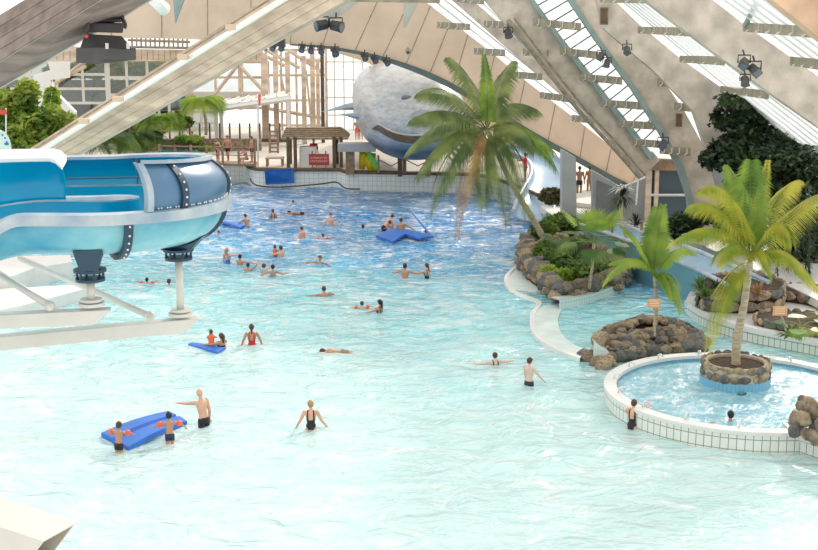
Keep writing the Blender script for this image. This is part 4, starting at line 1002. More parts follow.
# P1 coconut palm
tb = P(546,243,.8); c1 = D(487,130,tb.y-1)
palm('coconut_palm', 'tall leaning coconut palm with drooping dark fronds before the whale', [tb, D(533,219,tb.y-.3), D(520,198,tb.y-.6), D(505,170,tb.y-.9), c1], (.14,.10), c1, [
 ((476,72,.5),(449,57,.8)), ((489,90,-.3),(484,54,.2),L_g,.42), ((493,85,.4),(512,61,1)), ((450,75,-1),(419,92,-1.5)), ((448,98,-1.5),(412,119,-2)), ((440,110,1),(408,150,1.6)),
 ((448,118,-1.2),(417,176,-2)), ((450,125,-1.6),(430,212,-2.2)), ((466,135,-2),(457,236,-2.4),L_br,.8), ((500,140,-1),(508,222,-1.6)), ((520,125,-1.4),(527,218,-2)), ((530,110,1),(556,168,1.5),L_g,1),
 ((510,108,.8),(553,150,-.5),L_g), ((520,112,-1),(535,150,-2)), ((470,120,1),(443,190,2)), ((500,90,1.4),(538,110,2)), ((480,150,-.8),(484,205,-1.2))], L_co, 1.1, .038, 1.0, nleaf=56)
# coconuts
# P4 tall yellow palm in round planter
c4 = D(750,262,PC.y-.1); tb = V((PC.x,PC.y,.85))
palm('yellow_palm', 'tall yellow green palm growing in the round stone planter', [tb, D(737,340,PC.y), D(744,305,PC.y), c4], (.13,.085), c4, [
 ((722,205,-.6),(672,242,-1.0)), ((725,190,-.2),(690,205,.3)), ((735,170,-.5),(702,188,-.8)), ((748,205,-.1),(752,160,.2),L_g,1.35), ((744,190,.5),(728,165,.8),L_g,1.2), ((758,210,.6),(768,160,1.2),None,.5),
 ((778,195,-.3),(792,243,-.8)), ((785,225,.2),(822,296,-.2)), ((790,195,1.2),(835,190,2)), ((722,262,-.7),(708,348,-1.2)), ((735,225,-1),(716,262,-1.6)), ((762,230,-1),(772,280,-1.4),None,.5), ((775,180,1.2),(800,180,1.8),None,.8)], L_yg, .74, .020, 1.0, nleaf=64)
# P3 small palm on mound
tb = P(655,327,.6); c3 = D(655,277,tb.y)
palm('young_palm', 'young palm with broad upright leaf on the rock mound', [tb, D(656,305,tb.y), c3], (.075,.06), c3, [
 ((655,240,0),(663,205,.2),L_g,1.2), ((652,245,.1),(656,207,.4),L_g,1.1), ((630,238,-.3),(603,284,-.5)), ((640,235,.2),(622,226,.3),L_lt,.9), ((645,250,-.2),(612,262,-.2)), ((672,260,-.2),(681,312,-.8)), ((672,238,.3),(694,252,.5)), ((668,268,-.8),(672,300,-1.2),None,.7)], L_lt, .55, .03, .7, nleaf=54)
# fan palms
def fan(mb, c, d, up, R, n=26, droop=.3, spread=2.6):
    d = d.normalized(); lat = d.cross(up).normalized(); nrm = lat.cross(d)
    for k in range(n):
        a = -spread/2 + spread*k/(n-1); dd = d*math.cos(a) + lat*math.sin(a); a2 = spread/(n-1)*.5; s_ = lat*math.cos(a) - d*math.sin(a)
        rr = R*(.85+.15*math.cos(a))*random.uniform(.93,1.05)
        m1 = c + dd*rr*.6 + nrm*.03 - V((0,0,droop*.1*R)); e = c + dd*rr - V((0,0,droop*R*.55)); w2 = s_*rr*.6*a2*.95
        mb.add([c, m1-w2, m1+w2, e], [(0,1,2),(1,3,2)])
def fanpalm(label, tb, top, leaves, m, R=.9, tr=.07):
    r = thing('fan_palm', label, 'palm', tb); mb = MB(); mb.tube([tb, tb.lerp(top,.5)+V((.04,0,0)), top], [tr,tr*.8,tr*.9], 8); build('trunk', mb, M['trunk'], r, smooth=True)
    for (az, el, pl, *o) in leaves:
        d = V((math.cos(az)*math.cos(el), math.sin(az)*math.cos(el), math.sin(el))); e = top + d*pl; mb = MB(); mb.m = 1; mb.tube([top, top+d*pl*.5+V((0,0,.06)), e], .015, 4); mb.m = 0
        dd = d - V((0,0,.35)) if el < .8 else d; fan(mb, e, dd, V((0,0,1)) if el < 1.3 else V((0,1,0)), R*(o[0] if o else 1), droop=.5 if el < .8 else .15)
        build('leaf', mb, [o[1] if len(o) > 1 else m, L_lt], r)
tb = P(589,289,.6); tp = D(594,243,tb.y)
fanpalm('fan palm with a bright new crown on the rock edged island', tb, tp, [(PI*.95,.8,.9,1.2,L_g), (.2,.9,.8,1.2,L_g), (PI*1.5,.95,.6,1,L_g), (PI*.5,1.1,.7,1,L_g), (-.3,.1,.8), (PI*1.1,.1,.8), (PI*1.45,-.1,.8), (PI*.6,.2,.8), (PI*1.75,-.1,.8), (PI*.8,.1,.8), (.5,.1,.9)], L_md, .95)
tb = P(562,262,.6)
fanpalm('smaller fan palm at left end of the rock edged island', tb, tb+V((0,0,.9)), [(k*1.05, .25+.3*(k % 2), .5, .9) for k in range(7)], L_md, .8)
tb = P(800,340,.8)
fanpalm('small fan palm in the stone edged bed at right', tb, tb+V((0,0,.45)), [(PI*1.35,.0,.35,.9,L_g), (PI*.9,.25,.5), (.1,.3,.5), (PI*.5,.5,.4), (PI*1.75,.1,.4,.9,L_g)], L_md, .62, .05)
# bushes
def leafcloud(mb, blobs, n, s, seed=1):
    random.seed(seed); tot = sum(b[1].x*b[1].z for b in blobs)
    for c, r_ in blobs:
        k = int(n*r_.x*r_.z/tot)
        for _ in range(k):
            while 1:
                d = V((random.uniform(-1,1), random.uniform(-1,1), random.uniform(-1,1)))
                if .35 < d.length < 1: break
            f = 1 + .25*noise.noise(d*2.3 + c); p = c + V((d.x*r_.x, d.y*r_.y, d.z*r_.z))*f
            a = V((random.gauss(0,1), random.gauss(0,1), random.gauss(0,.6))).normalized(); b = a.cross(V((random.gauss(0,1), random.gauss(0,1), random.gauss(0,1)))).normalized()
            q = s*random.uniform(.7,1.3); mb.add([p-a*q, p-b*q*.45, p+a*q, p+b*q*.45], [(0,1,2,3)])
def bush(name, label, base, blobs, n, s, m, cat='bush', trunkm=None, seed=1, top=None):
    r = thing(name, label, cat, base); mb = MB(); leafcloud(mb, blobs, n, s, seed); build('foliage', mb, m, r)
    mb = MB(); t = top or blobs[0][0]; mb.tube([base, base.lerp(t,.5)+V((.1,0,0)), t], [.14,.1,.06], 7)
    for c, r_ in blobs[1:4]: mb.tube([base.lerp(t,.45), c], [.07,.03], 5)
    build('stem', mb, trunkm or M['trunkd'], r, smooth=True); return r
def bl(x, y, Y, rx, rz, ry=None): return (D(x, y, Y), V((rx*Y/F, (ry or rx)*Y/F, rz*Y/F)))
Yt = 52
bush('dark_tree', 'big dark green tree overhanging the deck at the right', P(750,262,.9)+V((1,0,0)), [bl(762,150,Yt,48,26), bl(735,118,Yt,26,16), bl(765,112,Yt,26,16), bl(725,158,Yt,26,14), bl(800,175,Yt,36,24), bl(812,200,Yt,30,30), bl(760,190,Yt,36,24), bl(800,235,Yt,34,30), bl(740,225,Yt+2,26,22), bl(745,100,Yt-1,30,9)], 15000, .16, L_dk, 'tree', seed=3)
mb = MB(); random.seed(5)
r = thing('hanging_vines', 'dark hanging vines below the big dark tree at the right edge', 'vines', D(795,190,49))
for k in range(26):
    x = random.uniform(765,830); y0 = random.uniform(180,200); y1 = random.uniform(240,285); Y = random.uniform(47,50); a, b = D(x, y0, Y), D(x, y1, Y); mb.tube([a, b], .015, 4)
    for _ in range(60):
        p = a.lerp(b, random.random()); dd = V((random.gauss(0,1), random.gauss(0,1), -.8)).normalized(); s_ = dd.cross(V((0,0,1))).normalized(); mb.add([p, p+dd*.09+s_*.04, p+dd*.2, p+dd*.09-s_*.04], [(0,1,2,3)])
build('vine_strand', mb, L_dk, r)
bush('leafy_tree', 'leafy green tree in front of the white rounded wall at left', P(30,160,1.2), [bl(30,130,80,36,24), bl(18,108,80,18,18), bl(28,92,80,12,12), bl(55,125,80,24,16), bl(5,120,80,20,30), bl(70,132,80,18,12)], 7000, .26, leafmat('lighter_leaf_mix', (.08,.17,.02), (.34,.42,.06), .4, .7), 'tree', seed=4)  # leaf colour mixes mid green with lighter yellow-green
bush('leafy_bush', 'lighter green bush between leafy tree and diagonal beam', P(75,158,1.2), [bl(66,126,84,14,12), bl(52,100,86,8,14), bl(50,112,84,10,10)], 1200, .24, L_lt, seed=6)
random.seed(9)
def smallpalm(x, y, cx, cy, Y, spread, m, label, n=13, L=.9, tw=.12):
    c = D(cx, cy, Y); tb = D(x, y, Y); fr = []
    for k in range(n):
        a = 2*PI*k/n + .3; ex = math.cos(a)*spread; ey = math.sin(a)*spread*.4; lift = 9 + 13*abs(math.sin(a*1.7+.4))
        fr.append(((cx+ex*.55, cy-lift-abs(ex)*.25, math.sin(a)*1.2), (cx+ex, cy+6-lift*.3+abs(ex)*.2, math.sin(a)*2.2)))
    palm('garden_palm', label, [tb, tb.lerp(c,.5)+V((.1,0,0)), c], (tw,tw*.8), c, fr, m, L, .035, .6, nleaf=30)
smallpalm(206,135,203,108,93,21,L_lt,'bright green feathery palm on terrace left of the white canopy',16,1.3)
smallpalm(160,152,160,125,90,24,L_g,'yellow green palm standing behind the blue slide',14,1.3)
smallpalm(110,160,106,146,86,40,L_md,'dark spreading palm just behind the blue slide rim',18,1.9)
smallpalm(138,160,140,143,88,22,L_md,'second dark palm between diagonal beam and the yellow green palm',12,1.4)
bush('leafy_bush', 'low bright bushes below the terrace railing', P(190,150,1.4), [bl(188,139,92,15,3.5), bl(205,148,92,10,3)], 700, .2, L_lt, seed=8)
bush('leafy_bush', 'dark shrubs behind terrace tables', D(150,140,100), [bl(150,128,100,18,8), bl(180,122,100,14,8), bl(120,128,100,16,10)], 1500, .25, L_md, seed=12)
bush('leafy_bush', 'plants seen through restaurant windows', D(90,118,112), [bl(95,70,110.5,30,8,10), bl(150,68,110.5,26,7,10), bl(60,72,110.5,16,8,10), bl(125,68,110.5,22,8,10), bl(180,72,110.5,12,8,10)], 5000, .38, L_lt, seed=13)
bush('leafy_bush', 'dark low shrub under the fan palm crown on the island', P(575,275,.6), [bl(575,272,50,24,12), bl(555,258,52,18,10), bl(595,268,51,16,9), bl(545,250,53,12,9), bl(570,254,53,16,8)], 3000, .14, L_md, seed=14)
bush('leafy_bush', 'light green shrub in front part of the planting island', P(556,282,.6), [bl(562,276,49,11,8), bl(548,272,49.5,9,7), bl(572,286,48.5,8,4)], 1000, .13, L_lt, seed=15)
bush('leafy_bush', 'green shrub between the back slide and the passage pillar', P(545,232,.9), [bl(560,222,60,20,8), bl(545,230,58,14,8), bl(600,222,60,18,6), bl(575,226,59,10,8)], 2500, .16, L_md, seed=16)
bush('leafy_bush', 'clipped brownish hedge beside the passage pillar', P(552,206,.9)+V((0,4,0)), [bl(552,196,64,14,8)], 900, .15, leafmat('hedge_leaf', (.06,.06,.02), (.14,.13,.05), .2), seed=17)
bush('leafy_bush', 'dark shrubs at the foot of curved roof leg', P(700,240,.9), [bl(686,222,54,18,10), bl(708,216,54,16,8), bl(670,232,54,12,8)], 1800, .15, L_dk, seed=18)
# spiky plants in stone planter and yucca by the building
def spiky(name, label, c, n, L, w_, m, el=(.2,1.3), trunk=None, seed=2):
    random.seed(seed); r = thing(name, label, 'plant', trunk or c)
    if trunk: mb = MB(); mb.tube([trunk, trunk.lerp(c,.5)+V((-.12,0,0)), c], .07, 7); build('stem', mb, M['trunk'], r, smooth=True)
    mb = MB()
    for k in range(n):
        a = random.uniform(0, 2*PI); e = random.uniform(*el); d = V((math.cos(a)*math.cos(e), math.sin(a)*math.cos(e), math.sin(e))); s_ = V((-math.sin(a), math.cos(a), 0))
        l = L*random.uniform(.7,1.1); p1 = c+d*l*.5; p2 = c+d*l-V((0,0,l*.22)); mb.add([c-s_*w_*.6, c+s_*w_*.6, p1+s_*w_, p1-s_*w_, p2], [(0,1,2,3),(3,2,4)])
    build('leaf_blades', mb, m, r)
    return r
spiky('yucca', 'tall spiky yucca standing before the grey building', D(622,196,58), 110, .95, .035, L_dk, (-1.2,1.5), P(627,242,.9), 21)
spiky('yucca', 'pale silver flowering tuft on top of the tall yucca', D(622,188,57.6), 36, .75, .03, M['white'], (-.3,.5), None, 22)
spiky('yucca', 'smaller spiky yucca right of the tall one', D(636,226,59), 60, 1.0, .035, L_dk, (-.6,1.5), P(637,243,.9), 23)
for i, (x, y) in enumerate(((706,297),(716,292),(726,296),(736,291),(701,290))): spiky('spiky_fern', 'dark spiky fern growing in the raised stone planter', P(x, y, 1.25), 46, .75, .035, L_dk if i % 2 else L_md, (.1,1.2), None, 30+i)['group'] = 'ferns in the raised stone planter'
spiky('spiky_fern', 'brownish stump plant with blades right of the yellow palm trunk', P(758,296,1.2), 30, .8, .04, L_br, (.4,1.4), None, 41)
spiky('spiky_fern', 'low green plant in the bed by the tilted notice', P(790,336,.9), 50, .6, .05, L_md, (.1,1.2), None, 42)
spiky('spiky_fern', 'light green plant at the right edge above the stone bed', P(826,318,.9), 50, .9, .06, L_lt, (.1,1.2), None, 43)
# ------------------------------------------------------------------ big blue slide
def big_slide():
    cx, cy, Rm, w, d = -6.22, 24.15, 1.75, .80, .80
    zf = 7.58
    path = []
    # from lower left near the camera: bend, front straight, U turn, back straight
    n1 = 14; bc = V((-6.75, cy-Rm-1.7, 0))
    for i in range(n1): a = PI*.97 - (PI*.97-PI/2)*i/n1; path.append(V((bc.x+1.7*math.cos(a), bc.y+1.7*math.sin(a), zf-.75*(1-i/n1)**1.6)))
    for i in range(5): path.append(V((-6.75+(cx+6.75)*i/5, cy-Rm, zf)))
    N = 44
    for i in range(N+1): a = -PI/2 + PI*i/N; path.append(V((cx+Rm*math.cos(a), cy+Rm*math.sin(a), zf-.18*i/N)))
    nb = len(path)
    for i in range(1, 14): path.append(V((cx-i*.5, cy+Rm, zf-.18-.01*i)))
    fr = []
    for i, p in enumerate(path):
        t = path[min(i+1, len(path)-1)] - path[max(0, i-1)]; t.z = 0; t.normalize(); fr.append((p, t, V((t.y, -t.x, 0))))   # lateral = outer (right of travel)
    U0 = n1+5; U1 = nb-1
    r = thing('big_water_slide', 'large blue fibreglass slide curling round above the pool at left', 'slide', V((cx, cy, 6.3)))
    K = 18
    def sec(i, k0=0, k1=K, off=0): 
        p, t, l = fr[i]; return [p + l*((w+off)*math.cos(PI*k/K)) + V((0,0,-(d+off)*math.sin(PI*k/K)**.85)) for k in range(k0, k1+1)]
    mb = MB(); mb.ribbon([sec(i) for i in range(len(fr))]); build('trough', mb, [M['slidein']], r, smooth=True)
    mb = MB(); mb.ribbon([sec(i, off=.035) for i in range(len(fr))]); build('hull', mb, [M['slideout']], r, smooth=True, label='pale translucent blue underside of the slide')
    def flange(i, s, hi, lo, wd):
        p, t, l = fr[i]; a = p + l*s*(w+.0); b = p + l*s*(w+wd); return [a+V((0,0,hi)), b+V((0,0,hi-.02)), b+V((0,0,lo)), a+V((0,0,lo)), a+V((0,0,hi))]
    mb = MB(); mb.ribbon([flange(i, 1, .04, -.17, .20) for i in range(len(fr))]); rim = build('outer_rim', mb, M['sliderim'], r, smooth=False)
    mb = MB(); mb.ribbon([flange(i, -1, .03, -.08, .10) for i in range(len(fr))]); build('inner_rim', mb, M['sliderim'], r, smooth=False)
    def wallsec(i, s, h, lean=.42, n=12, off=0):
        p, t, l = fr[i]; out = []
        for k in range(n+1):
            q = k/n; z = h*math.sin(q*PI/2*.98)**1.0 if False else h*q
            u = w + .03 + off + .10*math.sin(q*PI*.8) - lean*q**2.4
            out.append(p + l*s*u + V((0,0,.03+z)))
        return out
    ia = U0 + 9; ib = len(fr)-1
    def hh(i):
        t = max(0, min(1, (i-U0)/(U1-U0))); return .90 - .28*t
    idx = list(range(ia, ib+1))
    mb = MB(); mb.ribbon([wallsec(i, 1, hh(i)) for i in idx]); build('high_wall', mb, M['slidein'], r, smooth=True)
    mb = MB(); mb.ribbon([wallsec(i, 1, hh(i), off=.035) for i in idx]); build('high_wall_shell', mb, M['slidewall'], r, smooth=True, label='steel blue outer shell of the high wall')
    def topfl(i, s, h, wd, lean=.42):
        q = wallsec(i, s, h, lean)[-1]; p, t, l = fr[i]; a = q - l*s*.03; b = q + l*s*wd; return [a+V((0,0,.03)), b+V((0,0,.05)), b+V((0,0,-.02)), a+V((0,0,-.03)), a+V((0,0,.03))]
    mb = MB(); mb.ribbon([topfl(i, 1, hh(i), .17) for i in idx]); build('top_flange', mb, M['sliderim'], r)
    # cut edge frame of high wall
    e = wallsec(ia, 1, hh(ia)); p, t, l = fr[ia]; mb = MB(); mb.ribbon([[q - t*.06 - l*.02 for q in e], [q - t*.06 + l*.16 for q in e], [q + t*.05 + l*.16 for q in e], [q + t*.05 - l*.02 for q in e], [q - t*.06 - l*.02 for q in e]]); build('edge_flange', mb, M['sliderim'], r)
    # far wall of front trough (left piece): on inner side (s=-1)
    jb = n1 + 4; idl = list(range(0, jb))
    def hl(i): return .80 if i < jb-4 else .80*(1-.0*(i-jb+4))
    def wl(i):
        a = wallsec(i, -1, .78 + (zf-fr[i][0].z)*.9, .2); return a
    mb = MB(); rows = [wl(i) for i in idl]
    # rounded end: shorten last rows
    for j, f in ((-1,.80),(-2,.95),(-3,1.0)):
        b0 = rows[j][0]; rows[j] = [b0 + (q-b0)*f for q in rows[j]]
    mb.ribbon(rows); build('far_side_wall', mb, M['slidein'], r, smooth=True, solid=.04)
    mb = MB(); tf = []
    for j, i in enumerate(idl):
        q = rows[j][-1]; p, t, l = fr[i]; a = q + l*.04; b = q - l*.34; tf.append([a+V((0,0,.02)), b+V((0,0,.16)), b+V((0,0,.10)), a+V((0,0,-.04)), a+V((0,0,.02))])
    mb.ribbon(tf); build('top_flange', mb, mat('rim_white', (.78,.82,.85), .3, .05, 2), r, label='broad whitish top flange')
    # seams
    def seam_hull(i, wd=.07, k0=0, k1=K):
        p, t, l = fr[i]; a = sec(i, k0, k1, .05); b = sec(i, k0, k1, .15); mb = MB()
        mb.ribbon([[q - t*wd for q in a], [q - t*wd for q in b], [q + t*wd for q in b], [q + t*wd for q in a]]); so = build('seam_flange', mb, M['seam'], r)
        for q in sec(i, k0, k1, .15): mb = MB(); mb.sph(q + (q-p).normalized()*.01, .022, 6, 4); build('bolt', mb, M['bolt'], so)
    def seam_wall(i, wd=.075):
        p, t, l = fr[i]; h = hh(i); a = wallsec(i, 1, h, off=.04); b = wallsec(i, 1, h, off=.10); mb = MB()
        mb.ribbon([[q - t*wd for q in a], [q - t*wd for q in b], [q + t*wd for q in b], [q + t*wd for q in a]]); mb.ribbon([topfl(i, 1, h, .20)[:2], [q+t*.1+V((0,0,.0)) for q in topfl(i, 1, h, .20)[:2]]])
        so = build('seam_flange', mb, M['seam'], r)
        for q in b[1::2]: mb = MB(); mb.sph(q + l*.01, .024, 6, 4); build('bolt', mb, M['bolt'], so)
    seam_wall(U0+13); seam_wall(U0+25)
    seam_hull(U0+7, k0=0, k1=13); seam_hull(U0+26, k0=0, k1=9); seam_hull(7, k0=0, k1=10)
    for i in range(ia+1, U0+30):
        for f in (0, .5):
            p = fr[i][0].lerp(fr[i+1][0], f); mb = MB(); mb.sph(p + fr[i][2]*(w+.10) + V((0,0,.07)), .02, 6, 4); build('bolt', mb, M['bolt'], rim)
    # dark joints inside back wall
    mb = MB()
    for i in (U1-2, U1+5): mb.tube([q - fr[i][2]*.02 for q in wallsec(i, 1, hh(i))], .018, 4)
    mb.tube([wallsec(i, 1, hh(i))[3] - fr[i][2]*.03 for i in range(U0+22, len(fr))], .02, 4)
    build('inner_joint', mb, M['lslide2'], r)
    # saddles
    def saddle(i, nm):
        p, t, l = fr[i]; q = sec(i, 5, 13, .05); bz = p.z - d - (.16 if nm == 'a' else .34); mb = MB(); lo = [V((v_.x*.5+p.x*.5, v_.y*.5+p.y*.5, bz)) for v_ in q]
        a = [v_ - t*.26 for v_ in q]; b = [v_ + t*.26 for v_ in q]; la = [v_ - t*.16 for v_ in lo]; lb = [v_ + t*.16 for v_ in lo]
        mb.ribbon([a, la, lb, b, a]); mb.add([a[0], la[0], lb[0], b[0]], [(0,1,2,3)]); mb.add([a[-1], la[-1], lb[-1], b[-1]], [(0,1,2,3)])
        build('saddle', mb, M['seam'], r)
        mb = MB(); c = V((p.x, p.y, bz)); mb.cyl(c-V((0,0,.03)), .30, .05, 20); mb.cyl(c-V((0,0,.20)), .27, .05, 20)
        for k in range(6): mb.tube([c+V((.24*math.cos(k*1.05), .24*math.sin(k*1.05), -.2)), c+V((.24*math.cos(k*1.05), .24*math.sin(k*1.05), 0))], .025, 5)
        build('bearing_plate', mb, M['seam'], r); return c - V((0,0,.2))
    s1 = saddle(U0+20, 'a'); s2 = saddle(U0+3, 'b')
    return s1, s2
s1, s2 = big_slide()
print('saddles', s1, s2)
# steel supports
def supportset(label, s, zarm, end_px_left, Yl, g, br):
    r = thing('slide_support', label, 'support', V((s.x, s.y, zarm)))
    mb = MB(); mb.tube([V((s.x, s.y, zarm+.2)), s], .075, 16); build('post', mb, M['cream'], r, smooth=True)
    mb = MB(); mb.cyl((s.x, s.y, zarm+.2), .24, .06, 20); mb.cyl((s.x, s.y, zarm+.28), .2, .05, 20); build('base_flange', mb, M['cream'], r, smooth=False)
    L0 = V((D(end_px_left, 300, Yl).x, Yl, zarm)); dr = (s-L0); dr.z = 0; dr.normalize(); lat = V((dr.y, -dr.x, 0)); E = V((s.x, s.y, zarm)) + dr*.25; h = .13
    mb = MB(); mb.hexa([L0-lat*.14-V((0,0,h)), L0+lat*.14-V((0,0,h)), L0+lat*.14+V((0,0,h)), L0-lat*.14+V((0,0,h))], [E-lat*.14-dr*.2-V((0,0,h)), E+lat*.14-dr*.2-V((0,0,h)), E+lat*.14+dr*.1+V((0,0,h)), E-lat*.14+dr*.1+V((0,0,h))]); build('arm', mb, M['cream'], r, bevel=.015)
    for a, b in br:
        mb = MB(); mb.tube([a, b], .07, 10); mb.sph(b, .10, 10, 6); build('brace', mb, M['cream'], r, smooth=True)
    return r
za1 = D(182,325,s1.y).z
supportset('long white steel support arm with slim post under the outer slide curve', s1, za1, -30, 22.4, None, [(D(20,258,27), D(150,316,24.2))])
za2 = D(93,316,s2.y).z
supportset('shorter white steel support arm carrying the front of the slide', s2, za2, -30, 22.0, None, [(D(-20,262,23), D(50,306,22.2))])
# hollow steel box beam bottom left
r = thing('box_beam', 'end of a hollow cream steel box beam in lower left corner', 'beam', D(40,530,14))
Yb = 14.0; A = [D(77,522,Yb), D(58,529,Yb-.45), D(40,575,Yb-.5), D(62,560,Yb-.1)]
T0 = D(77,522,14); T1 = V((T0.x-.25, T0.y-.55, T0.z)); dn = V((-.32,0,-.42)); dl = V((-2.2,.3,.62))
ring = [T0, T1, T1+dn, T0+dn]
inner = [p*.86 + (sum(ring, V((0,0,0)))/4)*.14 for p in ring]
mb = MB(); far = [p+dl for p in ring]; ifar = [p+V((-.8,.1,.05)) for p in inner]
mb.ribbon([far+[far[0]], ring+[ring[0]], inner+[inner[0]]]); build('shell', mb, M['cream'], r)
mb = MB(); mb.ribbon([inner+[inner[0]], ifar+[ifar[0]]]); mb.add(ifar, [(0,1,2,3)]); build('hollow_inside', mb, M['creamd'], r)  # darker cream here paints in the shade inside the hollow end
# white blocks at the left bank
o = slab('white_block', [(-60,258),(70,255),(72,262),(34,268),(10,277),(-60,284)], .8, 1.4, M['white'], 'white pool side block below the big slide'); 
o = slab('white_block', [(-60,292),(85,284),(92,287),(20,306),(-60,322)], .4, .9, M['white'], 'lower white ledge in the pool beneath the slide supports')
# rounded small sign at left edge
mb = MB(); c = D(-2,146,60); pl = [c+V((math.cos(a)*.62, 0, math.sin(a)*.8)) for a in [PI*k/10 for k in range(11)]] + [c+V((-.62,0,-1)), c+V((.62,0,-1))]; mb.prism(pl, (0,.06,0)); r = build('round_top_sign', mb, mat('mint_sign', (.62,.78,.72), .5)); tag(r, 'round topped mint green sign at the left edge above the slide', 'sign')
mb = MB(); mb.box(c+V((.42,-.02,.1)), (.2,.02,.1)); build('blue_mark', mb, M['bluec'], r)
mb = MB()
for k in range(7): a = PI*(.1+.11*k); mb.box(c+V((math.cos(a)*.46, -.02, math.sin(a)*.62)), (.06,.02,.09))
build('lettering', mb, M['bluec'], r)
mb = MB(); b = D(6,110,70); mb.tube([D(6,145,70), D(6,108,70)], .04, 6); r = build('pole', mb, M['white']); tag(r, 'thin pole with a small red plate at the far left', 'pole'); mb = MB(); mb.box(D(3,112,69.9), (.4,.03,.25)); build('plate', mb, M['red'], r)

